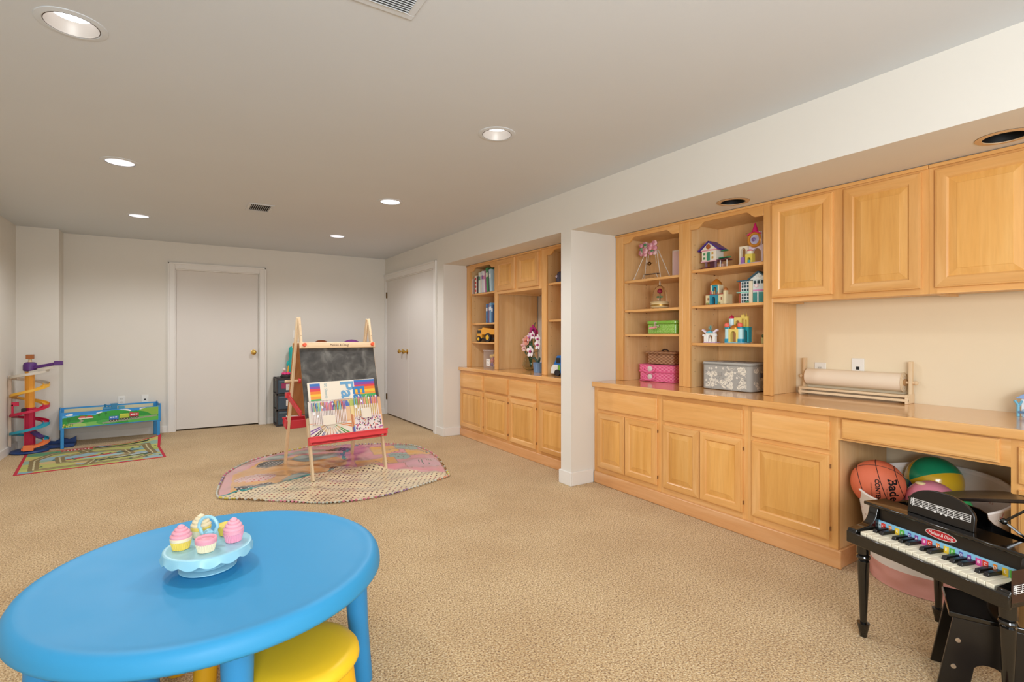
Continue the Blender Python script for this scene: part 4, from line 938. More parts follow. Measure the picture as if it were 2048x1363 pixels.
cols = ['#e2402f', '#f08a24', '#f4cf3a', '#5cb848', '#5a5fae', '#8a4fa5', '#e0509a']; LET = 'CDEFGAB'
for i in range(18):
    x = .0255*i-.0015; w0 = x+.0015; w1 = x+.024
    if i % 7 in (0, 1, 3, 4, 5) and i < 17: w1 = x+.0185
    if i % 7 in (1, 2, 4, 5, 6): w0 = x+.007
    bx('note_square', P(cols[i % 7], .4), sg, w0, w1, .1072, .1084, .433, .459, smooth=0)
    text(LET[i % 7], .015, frame(((w0+w1)/2, .1069, .443), (1, 0, 0), (0, 0, 1)), P('#f5f2ec', .5), 'note_letter', sg, ext=.0003, align='CENTER')
bx('clef_card', P('#cfe3ea', .5), sg, -.0115, .0, .1072, .1084, .433, .459, smooth=0)
MB().tube([(-.0060+.0035*math.cos(a)*(1-.08*a), .1068, .444+.0045*math.sin(a)+.0012*a) for a in [k*.5 for k in range(14)]], .0006, 5).build('clef', P('#2a3a44', .5), sg)
bx('fallboard', BKM, t, -.012, .467, .1125, .124, .43, .518, bevel=.002)
def oval(rx, rz, n=40): return [(rx*math.cos(2*PI*k/n), rz*math.sin(2*PI*k/n)) for k in range(n)]
lg = MB().prism([(.222+a, .490+b) for a, b in oval(.053, .0155)], .1112, .1126, 'y').build('badge_rim', P('#e9e4dc', .4), t)
MB().prism([(.222+a, .490+b) for a, b in oval(.0505, .0135)], .1106, .1114, 'y').build('badge', P('#c4252e', .4), t)
text('Melissa & Doug', .0165, frame((.222, .4855, .1104), (1, 0, 0), (0, 0, 1)) @ Matrix.Translation((0, 0, 0)), P('#f6f1ea', .5), 'badge_lettering', t, ext=.0003, shear=.3, align='CENTER', xs=.80, warp=lambda q: Vector((.222+q.x+.0*q.y, .1103-q.z, .4855+q.y)))
def outline(y0, x0=-.06, x1=.515, back=.53):
    p = [(x0, y0), (x0, back-.10), (x0+.012, back-.05), (x0+.045, back-.015), (x0+.10, back), (x0+.16, back-.012), (x0+.21, back-.05), (x0+.25, back-.11), (x0+.30, back-.16), (x0+.37, back-.195), (x0+.45, back-.22), (x0+.51, back-.25), (x1-.01, back-.30), (x1, back-.34), (x1, y0)]
    return p
ol = outline(.124, -.05, .505, .50)
m = MB(); n = len(ol); cxx, cyy = .2, .27
inn = [(x+(cxx-x)*.05, y+(cyy-y)*.05) if True else 0 for x, y in ol]
vs = [(x, y, z) for (x, y), (u_, v_) in zip(ol, inn) for z in (.385, .517)]
vi = [(u_, v_, z) for (x, y), (u_, v_) in zip(ol, inn) for z in (.385, .517)]
fs = []
for i in range(n):
    j = (i+1) % n; fs += [(2*i, 2*j, 2*j+1, 2*i+1), (2*n+2*i, 2*n+2*j, 2*n+2*j+1, 2*n+2*i+1), (2*i+1, 2*j+1, 2*n+2*j+1, 2*n+2*i+1), (2*i, 2*j, 2*n+2*j, 2*n+2*i)]
m.add(vs+vi, fs).build('case', BKG, t, smooth=.6)
MB().prism([(x+(cxx-x)*.03, y+(cyy-y)*.03) for x, y in ol], .40, .43, 'z').build('soundboard', P('#0b0a09', .4), t)
bx('front_lid', BKG, t, -.062, .517, .088, .205, .5175, .531, bevel=.004)
lid = MB().prism([(x-.03, y) for x, y in outline(.21, .03, .517, .515)], 0, .013, 'z'); lid.xf(Matrix.Translation((.03, 0, .555)) @ Matrix.Rotation(-math.radians(15), 4, 'Y')); lid.build('raised_lid', P('#2b211c', .25), t, bevel=.003)  # lid of the black piano; its brown reflection is put into the colour
pr = [(.083, .531), (.083, .575)]+[(.198-.115*math.cos(PI*k/16), .575+.063*math.sin(PI*k/16)) for k in range(1, 16)]+[(.313, .575), (.313, .531)]
ST = Matrix.Translation((0, .135, .531)) @ Matrix.Rotation(-.12, 4, 'X') @ Matrix.Translation((0, 0, -.531))
MB().prism(pr, 0, .014, 'y').xf(ST).build('music_stand', BKM, t, bevel=.003)
def staff(M, w, h, notes, parent, mat):
    m = MB()
    for k in range(5): m.box(0, w, -.0008, 0, h*k/4-.0008, h*k/4+.0008)
    m.box(0, .0012, -.0008, 0, 0, h); m.box(w-.0012, w, -.0008, 0, 0, h); m.box(w*.47, w*.47+.0012, -.0008, 0, 0, h)
    m.xf(M).build('staff_lines', mat, parent, smooth=0)
    m = MB()
    for x, y, pair in notes:
        for q in ((0, .021) if pair else (0,)):
            M2 = Matrix.Translation((x+q, -.0006, y)) @ Matrix.Rotation(PI/2, 4, 'X'); m.lathe([(0, 0), (.0042, 0), (.0042, .0006), (0, .0006)], (0, 0, 0), 12, 0, M2 if False else Matrix.Rotation(PI/2, 4, 'X')); 
            m.v[-48:] = [(v[0]+x+q, v[1]-.0003, v[2]+y) for v in m.v[-48:]]
            m.box(x+q+.003, x+q+.0042, -.0009, -.0001, y, y+.022)
        if pair: m.box(x+.003, x+.0252, -.0009, -.0001, y+.019, y+.022)
    m.xf(M).build('notes', mat, parent, smooth=0)
    m = MB().tube([(.008+.005*math.cos(a)*(1-.06*a), -.0007, h*.45+.008*math.sin(a)+.0016*a) for a in [k*.5-1 for k in range(16)]], .0009, 5); m.tube([(.009, -.0007, -.004), (.0085, -.0007, h*1.15)], .0008, 5)
    m.xf(M).build('treble_clef', mat, parent)
WHT = P('#e6e3df', .5)
staff(ST @ Matrix.Translation((.094, 0, .563)), .208, .0235, [(.04, .003, True), (.09, -.001, True), (.128, -.002, True), (.178, .004, False)], t, WHT)
SIDE = Matrix.Translation((.5056, .005, .418)) @ Matrix.Rotation(PI/2, 4, 'Z')
bx('side_decal_panel', P('#3a241b', .3), t, .5045, .5055, -.005, .30, .40, .50)  # brown reflection on the black side, painted as this panel's colour
staff(Matrix.Translation((.507, .0, .43)) @ Matrix.Rotation(PI/2, 4, 'Z'), .16, .024, [(.035, .004, True), (.085, .0, True), (.125, .006, False)], t, WHT)
LEG = [(.0, 0), (.013, .0), (.014, .012), (.022, .048), (.0225, .055), (.012, .057), (.0125, .07), (.0215, .30), (.0215, .306), (.017, .310), (.0235, .316), (.0255, .322), (.0235, .328), (.018, .332), (.024, .337), (.024, .342), (.0235, .385)]
for x, y in ((-.018, .036), (.472, .036), (-.018, .445)): MB().lathe(LEG, (x, y, 0), 20).build('leg', BKG, t, smooth=.5)
k0 = Vector((.40, .25, .53)); k1 = Vector((.355, .215, .578)); k2 = Vector((.43, .235, .655))
m = MB().bar(k0, k1, .012, .008).build('prop_stick', BKG, t, bevel=.002); MB().bar(k1, k2, .012, .008).build('prop_stick', BKG, t, bevel=.002)
MB().ball(k1, .011, 16).build('prop_knob', BKG, t); MB().ball((k1.x-.008, k1.y-.009, k1.z), .004, 8).build('prop_screw', P('#c8c6c2', .2, 1), t)
for x, y in ((.0, .25), (.09, .30)): MB().cyl((x, y, .52), (x, y, .53), .006).build('hinge_screw', P('#b9b4ac', .2, 1), t)
# bench
ba = math.atan2(-.925, .38)
t = thing('piano_bench', 'black wooden piano bench with two silver screws under the toy piano', 'bench', (2.205, .652, 0), ba)
def side(y0):
    pts = [(0, .262), (-.046, 0), (.035, 0), (.05, .085)]+[(.09-.04*math.cos(PI*k/8)+.0, .095+.03*math.sin(PI*k/8)) for k in range(9)][1:8]+[(.13, .085), (.215, .085), (.23, 0), (.31, 0), (.264, .262)]
    s_ = MB().prism(pts, y0, y0+.016, 'y').build('bench_side', BKM, t, bevel=.002)
    if y0 < .1:
        for x, z in ((.012, .187), (.0, .095), (.25, .187), (.262, .095)): MB().cyl((x, y0-.002, z), (x, y0+.001, z), .0075, n=16).build('screw', P('#d3cbc0', .2, .9), s_)
side(0); side(.19)
bx('bench_seat', BKG, t, -.012, .276, -.004, .212, .262, .28, bevel=.004)
bx('bench_stretcher', BKM, t, .05, .215, .016, .19, .19, .21)
tag(MB().ball((2.07, .52, .06), .06, 20, (1.1, 1.0, .9)).build('fuzzy_cushion', P('#7d5230', 1, bump=1, bscale=120)), 'fuzzy brown cushion lying in front of the bench at the bottom edge', 'cushion')
# ---------------------------------------------------------------- basket of balls in the knee space
def fabric_bin():
    c = Cv(2.04, .50, 240, '#e4dbd2'); rnd = random.Random(8)
    for k in range(46):
        x, y = rnd.uniform(.02, 2.0), rnd.uniform(.16, .47)
        col = rnd.choice(['#cfc3b8', '#d2b0a8', '#bcae9f', '#b9c0b4'])
        for q in range(3): c.line([(x, y), (x+rnd.uniform(-.03, .03), y+rnd.uniform(-.03, .03))], .004, col)
        c.ell(x+.01, y+.012, .007, .006, rnd.choice(['#d39a98', '#c98f8f', '#c5b0a0']))
    c.put(c.Y < .115, '#d79a8d'); c.put((c.Y > .115) & (c.Y < .122), '#b98478'); c.put(c.Y > .485, '#efe6de')
    t = thing('fabric_basket', 'tall white floral fabric basket with pink base holding play balls', 'basket', (3.085, 1.0, .002))
    def S(X, Y):
        a = 2*PI*X/2.04; f = Y/.50; r = .235+.067*f**1.2+.004*np.sin(5*a+3*f)*np.sin(PI*f)+.006*np.exp(-((f-.13)/.06)**2)*np.sin(7*a)
        return r*np.cos(a)+.02*(1-f), r*np.sin(a)+.02*(1-f), f*(.475+.055*np.cos(a))
    c.sheet('fabric_wall', S, t, .8, .2, 0, .004)
    MB().lathe([(0, 0), (.237, 0), (.237, .008), (0, .008)], (.02, .02, 0), 40).build('floor_disc', P('#d79a8d', .8), t)
    MB().tube([(.303*math.cos(a), .303*math.sin(a), .475+.055*math.cos(a)) for a in [2*PI*k/48 for k in range(48)]], .006, 8, True).build('rim_piping', P('#efe8e2', .7), t)
fabric_bin()
def bball():
    ctr = Vector((2.990, 1.190, .461)); R = .118
    t = thing('basketball', 'orange basketball with black seams in the fabric basket', 'ball', ctr)
    m = MB().ball((0, 0, 0), R, 40); m.build('ball', P('#dd6f4c', .5, bump=.35, bscale=700), t, smooth=2)
    vd = (Vector((0, 0, 1.22))-ctr).normalized(); rt = Vector((0, 0, 1)).cross(vd).normalized(); up = vd.cross(rt)
    def ring(nrm, off, nm='seam'):
        nrm = nrm.normalized(); a = nrm.orthogonal().normalized(); b = nrm.cross(a); rr = math.sqrt(R*R-off*off)
        MB().tube([nrm*off+(a*math.cos(q)+b*math.sin(q))*(rr+.0003) for q in [2*PI*k/48 for k in range(48)]], .0016, 5, True).build(nm, P('#2a1a17', .6), t)
    A1 = (rt*.96+vd*.10+up*.28); A2 = (up*.86-vd*.50+rt*.1); 
    ring(A1, .025); ring(A2, .035); ring(A1, -.062); ring(A1, .092)
    def on(s, size, ox, oy, rot, bold, nm):
        ca, sa = math.cos(rot), math.sin(rot)
        def warp(q):
            x = ox+q.x*ca-q.y*sa; y = oy+q.x*sa+q.y*ca; d = math.sqrt(x*x+y*y)+1e-9; th_ = d/R
            return (vd*math.cos(th_)+(rt*x+up*y)/d*math.sin(th_))*(R+.0004+abs(q.z)*.5)
        text(s, size, None, P('#1b1414', .6), nm, t, ext=.0003, bold=bold, warp=warp)
    on('Baden', .062, .040, .030, -1.42, .0016, 'ball_lettering'); on('CONTENDER', .026, -.012, .020, -1.50, .0008, 'ball_lettering'); on('ALL SURFACE', .008, .035, -.02, -1.45, 0, 'ball_lettering'); on('INDOOR OUTDOOR', .007, -.03, .0, -1.5, 0, 'ball_lettering')
bball()
def gores(name, label, ctr, R, cols, axis, ph=0, rough=.18):
    t = thing(name, label, 'ball', ctr); q = Vector(axis).to_track_quat('Z', 'Y').to_matrix(); n = len(cols)
    for k in range(n):
        vs = []; fs = []; K = 16; L = 8
        for i in range(K+1):
            th_ = PI*i/K
            for j in range(L+1):
                a = 2*PI*(k+j/L)/n+ph; r = R*math.sin(th_); vs.append(q @ Vector((r*math.cos(a), r*math.sin(a), R*math.cos(th_))))
        for i in range(K):
            for j in range(L): b = i*(L+1)+j; fs.append((b, b+1, b+L+2, b+L+1))
        MB().add(vs, fs).build('gore', P(cols[k], rough, coat=.3), t, smooth=2, keep=True)
    MB().cyl(q @ Vector((0, 0, R*.985)), q @ Vector((0, 0, R*1.004)), .012, n=14).build('valve_disc', P('#e9e6e0', .3), t)
    return t
gores('beach_ball', 'glossy green and yellow beach ball at the back of the basket', (3.305, 1.058, .459), .124, ['#1a9a6c', '#e8bd2c', '#2a5fb8', '#1a9a6c', '#e8bd2c'], (.80, -.56, .0), math.radians(75))
gores('beach_ball', 'small green and yellow ball half hidden by the music stand', (2.978, .865, .434), .056, ['#e2b93a', '#2f9a5a', '#e2b93a', '#2f9a5a'], (.1, .1, 1))
t = thing('play_ball', 'shiny pink play ball in front of the green beach ball', 'ball', (3.073, .993, .40))
MB().ball((0, 0, 0), .107, 40).build('ball', P('#e58fa2', .2, coat=.4), t, smooth=2)
MB().ball((-.035, .03, .094), .018, 14, (1.0, 1.4, .5)).build('pale_print', P('#ecd9a0', .3), t)
MB().lathe([(0, .1074), (.012, .1070), (.012, .1065), (0, .1065)], n=16).build('valve', P('#d97f95', .4), t)
# ---------------------------------------------------------------- things on the desk
ZD = .8355
t = thing('paper_roll_stand', 'pine table stand holding a wide cream paper roll on the desk worktop', 'paper roll', (3.415, 1.80, ZD), RW)
L_ = .60
for x in (0, L_-.016):
    MB().prism([(-.03, 0), (-.03, .035), (-.012, .05), (.06, .055), (.06, 0)], x, x+.016, 'x').build('foot_block', WP, t, bevel=.002)
    bx('post', WP, t, x, x+.016, .018, .05, .05, .235, bevel=.002)
bx('base_board', WPX, t, .016, L_-.016, -.022, .055, .035, .045, bevel=.001)
bx('front_bar', WPX, t, .0, L_-.0, -.032, -.020, .012, .026, bevel=.001); bx('front_bar', WPX, t, .002, L_-.004, -.030, -.018, .036, .049, bevel=.001)
MB().cyl((-.012, .034, .115), (L_+.012, .034, .115), .008).build('dowel', WPX, t)
PM = P('#f0dfc6', .75)
m = MB().cyl((.028, .034, .115), (L_-.04, .034, .115), .052, n=48); m.build('paper', PM, t, smooth=.5)
m = MB()
for k in range(5): m.lathe([(.024+k*.007, 0), (.027+k*.007, .002+.002*(k % 2)), (.0285+k*.007, 0)], (0, 0, 0), 32, 0, Matrix.Rotation(PI/2, 4, 'Y')); m.v[-96:] = [(v[0]+L_-.041, v[1]+.034, v[2]+.115) for v in m.v[-96:]]
m.build('paper_layers', P('#d9bf97', .8), t)
MB().cyl((L_-.045, .034, .115), (L_-.03, .034, .115), .02).build('core', P('#b98f5f', .8), t); MB().ball((-.015, .034, .115), .012, 12).build('dowel_knob', WP, t); MB().ball((L_+.015, .034, .115), .012, 12).build('dowel_knob', WP, t)
t = thing('toy_house', 'small pale blue and white toy house at the right edge of the desk', 'toy house', (3.33, .697, ZD), RW)
bx('wall', P('#eef0f0', .5), t, -.035, .06, .0, .06, .0, .085, bevel=.002)
for x in (-.044, .06): MB().tube([(x, -.006, 0), (x, -.006, .055), (x-.012, -.006, .075)], .006, 8).build('post', P('#6fb4cf', .5), t); MB().tube([(x, -.006, .045), (x+.014, -.006, .075)], .005, 8).build('brace', P('#6fb4cf', .5), t)
MB().prism([(-.055, .085), (.0125, .135), (.08, .085)], -.01, .07, 'y').build('roof', P('#8fb0e0', .5), t, bevel=.002); bx('step', P('#5f7f9f', .5), t, -.044, .06, -.012, -.0, .016, .026)
MB().prism([(-.03, .0), (-.03, .035), (.0, .048), (.03, .035), (.03, .0)], -.003, .0, 'y').build('doorway', P('#a8c4d6', .5), t)
bx('upper_window', P('#6f8fb0', .4), t, .0, .025, -.0015, .0, .058, .078)

# ---------------------------------------------------------------- things in the desk bookcases
def at(x, y, z): return (x, y, z+.0005)
t = thing('swing_ornament', 'white wire swing ornament topped with pink roses on the top shelf', 'ornament', at(3.26, 2.93, 1.676), RW)
WR = P('#d9cdbd', .4)
for x, y in ((-.165, -.045), (-.125, .045)): MB().tube([(x, y, 0), (-.06, y*.2, .235)], .0035, 6).build('frame_leg', WR, t)
for x, y in ((.13, -.045), (.155, .045)): MB().tube([(x, y, 0), (.06, y*.2, .235)], .0035, 6).build('frame_leg', WR, t)
MB().tube([(-.06, 0, .235), (.06, 0, .235)], .004, 6).build('top_bar', WR, t)
for x in (-.03, .03): MB().tube([(x, 0, .235), (x*1.6, 0, .13)], .0025, 6).build('hanger', WR, t)
MB().ball((0, -.03, .13), .016, 12).build('brass_bell', P('#6a4a26', .3, .9), t); MB().tube([(-.03, -.03, .13), (.035, -.03, .132)], .003, 6).build('bell_bar', P('#6a4a26', .4, .8), t)
m = MB().box(-.07, .07, -.02, .02, .045, .049); m.build('swing_seat', P('#7a6a5a', .5), t)
for x in (-.068, .06): MB().tube([(x, -.02, .045), (x-.025*(1 if x < 0 else -1), -.02, 0)], .003, 6).build('seat_leg', WR, t)
rr = random.Random(6)
for k in range(18):
    a = k*2.4; x = -.005+rr.uniform(-.095, .10); z = .235+rr.uniform(-.05, .065); y = -.035+rr.uniform(-.02, .02); r = rr.uniform(.017, .025)
    b = MB().ball((x, y, z), r, 10, (1, .8, 1)).build('rose', P(rr.choice(['#e9a9b4', '#f0bcc2', '#dd97a6', '#e6c4c0']), .7), t)
    MB().tube([(x+.7*r*math.cos(q)*(1-q/14), y-r*.75-.001*q, z+.7*r*math.sin(q)*(1-q/14)) for q in [i*.7 for i in range(14)]], .0022, 5).build('petal_swirl', P('#d68a9c', .7), b)
for k in range(9):
    x, z = rr.uniform(-.08, .08), .235+rr.uniform(-.04, .075); a = rr.uniform(0, 6.28)
    MB().ball((x, -.045, z), .018, 8, (1.2, .25, .55)).xf(Matrix.Identity(4)).build('leaf', P(rr.choice(['#4f8f62', '#6fa37a', '#b9b39a']), .7), t)
t = thing('photo_frame', 'pale pink framed card standing behind the divider on the top shelf', 'frame', at(3.33, 2.71, 1.676), RW)
bx('frame', P('#efe2dd', .5), t, -.07, .16, 0, .012, 0, .225, bevel=.002); bx('card', P('#f0cfd0', .6), t, -.058, .148, -.001, .0, .012, .213)
t = thing('rose_dome', 'red rose under a clear glass dome on a cream music box base', 'ornament', at(3.24, 2.83, 1.43), RW)
MB().lathe([(0, .008), (.065, .008), (.072, .02), (.070, .045), (.076, .05), (.076, .055), (.06, .06), (0, .06)], n=28).build('base', P('#d9c08f', .5), t); MB().lathe([(.0725, .022), (.0725, .034), (.0715, .034), (.0715, .022)], n=28, cap=False).build('gold_band', P('#a87f3a', .35, .6), t)
for k in range(4): MB().ball((.055*math.cos(k*PI/2+.7), .055*math.sin(k*PI/2+.7), .006), .008, 8).build('foot', P('#b88f4f', .4, .4), t)
MB().lathe([(.056, .06), (.056, .11), (.05, .145), (.034, .172), (.012, .188), (0, .19)], n=32, cap=False).build('glass_dome', M_GLASS('#f7f4ee'), t, smooth=2)
MB().lathe([(.004, .19), (.010, .194), (.004, .199), (.009, .206), (.004, .212), (.006, .22), (0, .232)], n=14).build('finial', P('#e9dcc8', .2, .3), t)
MB().tube([(0, 0, .06), (.003, 0, .10), (0, 0, .125)], .003, 6).build('stem', P('#4f7a52', .6), t)
for x in (-.014, .016): MB().ball((x, 0, .095), .013, 8, (1, .4, .6)).build('leaf', P('#5f9a6a', .6), t)
b = MB().ball((0, 0, .138), .017, 12, (1, 1, 1.1)).build('rose', P('#a3173a', .5), t); MB().tube([(.012*math.cos(q)*(1-q/12), .012*math.sin(q)*(1-q/12), .15+.001*q) for q in [i*.6 for i in range(16)]], .0025, 5).build('petal_swirl', P('#c22a4f', .5), b)
def rbox(x0, x1, y0, y1, r, n=5):
    out = []
    for cx_, cy_, a0 in ((x1-r, y1-r, 0), (x0+r, y1-r, PI/2), (x0+r, y0+r, PI), (x1-r, y0+r, 3*PI/2)):
        out += [(cx_+r*math.cos(a0+PI/2*k/n), cy_+r*math.sin(a0+PI/2*k/n)) for k in range(n+1)]
    return out
def dotmat(name, h, hd, sc, thr):
    m = bpy.data.materials.new(name); m.use_nodes = True; nt = m.node_tree; b = nt.nodes['Principled BSDF']
    tc = nt.nodes.new('ShaderNodeTexCoord'); v = nt.nodes.new('ShaderNodeTexVoronoi'); v.inputs['Scale'].default_value = sc; v.inputs['Randomness'].default_value = .35
    nt.links.new(tc.outputs['Object'], v.inputs['Vector']); nt.links.new(ramp(nt, v.outputs['Distance'], [(thr, hd), (thr+.05, h)]), b.inputs['Base Color']); b.inputs['Roughness'].default_value = .3; b.inputs['Coat Weight'].default_value = .4
    return m
t = thing('green_case', 'small lime green dotted suitcase with pink handle on the third shelf', 'case', at(3.19, 2.93, 1.23), RW); t.rotation_euler = (0, 0, RW+.0)
GM = dotmat('green_dots', '#7fb83a', '#cfe39a', 130, .28)
MB().prism(rbox(0, .30, 0, .16, .035), 0, .075, 'z').build('body', GM, t, bevel=.004, smooth=.5); MB().prism(rbox(-.003, .303, -.003, .163, .036), .077, .104, 'z').build('lid', GM, t, bevel=.005, smooth=.5)
for x in (.065, .135):
    MB().lathe([(0, 0), (.011, 0), (.009, .004), (0, .005)], (0, 0, 0), 14, 0, Matrix.Rotation(PI/2, 4, 'X')).build('handle_stud', P('#d8d4c8', .2, 1), t, loc=(x, -.001, .052 if x < .1 else .058))
MB().tube([(.062, -.012, .05), (.062, -.025, .045), (.10, -.03, .048), (.138, -.025, .055), (.138, -.012, .058)], .004, 8).build('handle_wire', P('#c8c4b8', .25, 1), t); MB().cyl((.066, -.03, .043), (.134, -.03, .052), .009).build('handle_grip', P('#e9a0a4', .4), t)
m = MB().box(.09, .112, -.006, -.001, .064, .094); m.ball((.101, -.007, .078), .006, 8); m.build('latch', P('#dcd8cc', .2, 1), t)
t = thing('wicker_case', 'pink wicker picnic case on the worktop under the brown basket', 'case', at(3.25, 3.06, ZD), RW+.13)
PW = weave('pink_wicker', '#fb8db0', '#ea5f90', 150)
MB().prism(rbox(0, .33, 0, .21, .02), .004, .078, 'z').build('body', PW, t, bevel=.006, smooth=.5); MB().prism(rbox(-.004, .334, -.004, .214, .022), .082, .138, 'z').build('lid', PW, t, bevel=.008, smooth=.5)
for z in (.005, .08, .086, .136): MB().tube([(x, y, z) for x, y in rbox(-.004, .334, -.004, .214, .022)], .0045, 6, True).build('braid', P('#ef6f9a', .5), t)
for z0, cx_ in ((.112, .105), (.048, .105)):
    MB().tube([(cx_-.055, -.006, z0), (cx_-.052, -.022, z0-.022), (cx_-.02, -.028, z0-.034), (cx_+.02, -.028, z0-.034), (cx_+.052, -.022, z0-.022), (cx_+.055, -.006, z0)], .007, 8).build('carry_handle', P('#f0719f', .5), t)
    MB().lathe([(0, 0), (.023, 0), (.023, .003), (.012, .006), (0, .009)], (0, 0, 0), 20, 0, Matrix.Rotation(PI/2, 4, 'X')).build('round_clasp', P('#e3d7cf', .35), t, loc=(cx_+.006, -.006, z0-.008))
t = thing('wicker_basket', 'brown lidded wicker basket stacked on the pink wicker case', 'basket', at(3.28, 3.00, ZD+.1445), RW+.13)
BW = weave('brown_wicker', '#b88a66', '#8f6243', 150)
MB().prism(rbox(0, .25, 0, .17, .02), 0, .085, 'z').build('body', BW, t, bevel=.004, smooth=.5)
MB().prism(rbox(-.016, .27, -.016, .185, .03), .088, .103, 'z').build('lid', BW, t, bevel=.006, smooth=.5); MB().tube([(x, y, .090) for x, y in rbox(-.017, .271, -.017, .186, .03)], .004, 6, True).build('braid', P('#a87a55', .6), t)
MB().tube([(.08, -.018, .092), (.10, -.026, .075), (.12, -.018, .092)], .004, 6).build('loop', P('#9a6a46', .6), t); MB().tube([(.10, .06, .104), (.12, .06, .118), (.15, .06, .118), (.17, .06, .104)], .006, 6).build('lid_handle', P('#4a342a', .6), t)
t = thing('sewing_box', 'large grey box with cream flower print on the worktop under the toy palaces', 'box', at(3.165, 2.375, ZD), RW+.02)
def floral(w, h, seed, n):
    c = Cv(w, h, 170, '#a9a69f'); r_ = random.Random(seed)
    def flower(x, y, s):
        for k in range(6): a = k*PI/3+r_.random(); c.ell(x+s*.6*math.cos(a), y+s*.6*math.sin(a), s*.5, s*.42, '#e9e2d2'); c.line([(x, y), (x+s*.9*math.cos(a), y+s*.9*math.sin(a))], .0016, '#b9b2a4')
        c.ell(x, y, s*.34, s*.3, '#cfc6b2'); c.ell(x, y, s*.16, s*.14, '#8a857c')
    for k in range(n):
        x, y = r_.choice([.04, .07, .16, .21, .27, .30])*w/.315+r_.uniform(-.03, .03), r_.uniform(.02, h-.02); flower(x, y, r_.uniform(.007, .019))
        for q in range(3): c.line([(x, y), (x+r_.uniform(-.035, .035), y+r_.uniform(-.03, .03))], .003, r_.choice(['#d9d2c4', '#c9c2b6', '#8f8c86']))
    for k in range(n//3): x, y = r_.uniform(0, w), r_.uniform(0, h); c.ell(x, y, .007, .007, '#ece6d8'); c.ell(x, y, .0025, .0025, '#77736c')
    return c
w_, d_, h_ = .375, .27, .175
MB().prism(rbox(0, w_, 0, d_, .03), .002, h_, 'z').build('body', P('#a9a69f', .8), t, bevel=.004, smooth=.5)
per = rbox(0, w_, 0, d_, .03); 
floral(w_-.06, h_-.01, 4, 60).sheet('floral_print', lambda X, Y: (X+.03, X*0-.0008, Y+.006), t, .8, .15)
floral(d_-.06, h_-.01, 5, 18).sheet('floral_print', lambda X, Y: (X*0+w_+.0008, X+.03, Y+.006), t, .8, .15)
lidm = MB().prism(rbox(-.004, w_+.004, -.004, d_+.004, .034), h_+.002, h_+.018, 'z').build('lid', P('#b3b0a8', .8), t, bevel=.006, smooth=.5)
floral(w_-.04, d_-.04, 9, 26).sheet('lid_print', lambda X, Y: (X+.02, Y+.02, X*0+h_+.0187), lidm, .8, .15); MB().tube([(x, y, h_+.001) for x, y in rbox(-.004, w_+.004, -.004, d_+.004, .034)], .003, 6, True).build('piping', P('#8f8c86', .7), t)
bx('front_tab', P('#a09d96', .7), t, .13, .16, -.004, -.001, .10, .125, bevel=.001); bx('side_latch', P('#5a5d66', .5), t, w_+.001, w_+.008, .10, .14, .095, .125, bevel=.002)

# ---- brick built toy buildings
def cube(p, t_, name, col, *a, **k): return bx(name, P(col, .35), t_, *a, bevel=.0008, **k)
t = thing('toy_house', 'toy brick house with purple gable roof and green door on the top shelf', 'toy house', at(3.21, 2.36, 1.695), RW)
for x, y in ((-.03, .01), (-.03, .07), (.05, .01), (.05, .07)): cube(0, t, 'stilt', '#8a6a7a', x, x+.012, y, y+.012, 0, .055)
cube(0, t, 'trunk', '#5a2a3a', .0, .035, .025, .06, 0, .055); cube(0, t, 'rock', '#6a2f2f', -.055, .0, .0, .06, .0, .018)
cube(0, t, 'floor_plate', '#e6b8c4', -.055, .075, -.005, .09, .055, .063)
cube(0, t, 'wall', '#eee6d6', -.05, .07, .0, .085, .063, .135); cube(0, t, 'door', '#3f8f72', -.006, .020, -.003, .0, .065, .125)
for z in (.075, .105): cube(0, t, 'window', '#4f8f5a', -.036, -.02, -.003, .0, z, z+.016); cube(0, t, 'window', '#c9a04a', .034, .048, -.003, .0, z, z+.016)
cube(0, t, 'pink_trim', '#e79ab0', -.056, .076, -.006, .09, .135, .142)
MB().prism([(-.056, .142), (.01, .195), (.076, .142)], -.002, .086, 'y').build('gable', P('#f0e6d2', .4), t)
for s in (-1, 1): MB().bar((.01-.002*s, .04, .203), (.01+s*.088, .04, .138), .008, .10, (0, 1, 0)).build('roof_slab', P('#4a2f8f', .35), t)
MB().lathe([(.0, 0), (.018, 0), (.018, .003), (0, .003)], (0, 0, 0), 18, 0, Matrix.Rotation(PI/2, 4, 'X')).build('round_window', P('#a85a2a', .4), t, loc=(.008, -.003, .164))
cube(0, t, 'balcony', '#6a2f3f', .076, .16, -.005, .06, .055, .063)
for x in (.10, .152): cube(0, t, 'post', '#e4ddd0', x, x+.006, .0, .006, 0, .055)
for k in range(3): MB().ball((.10+.02*k, .03, .075+.05*(k % 2)), .024, 10, (1.3, .8, .25)).build('leaf_plate', P('#2f8f5a', .5), t)
cube(0, t, 'table', '#c9a08f', .08, .12, .01, .04, .0, .03)
t = thing('toy_castle', 'toy brick tower with gold ring window and magenta spire on the top shelf', 'toy castle', at(3.21, 2.09, 1.695), RW)
cube(0, t, 'base', '#d9c6d9', -.025, .14, .0, .08, 0, .012)
arch(MB(), -.025, .035, .012, .13, -.013, .022, .10, .01, .03).build('arch_wall', P('#ece0c6', .4), t)
arch(MB(), .035, .135, .012, .13, .055, .12, .075, .03, .05).build('arch_wall', P('#ead9e6', .4), t)
cube(0, t, 'panel', '#9a6fb5', -.012, .018, .005, .01, .012, .055); arch(MB(), .028, .078, .012, .07, .042, .066, .035, -.005, .03).build('yellow_gate', P('#e6d25a', .4), t); cube(0, t, 'pool', '#3fb0c0', .042, .066, .0, .025, .012, .03)
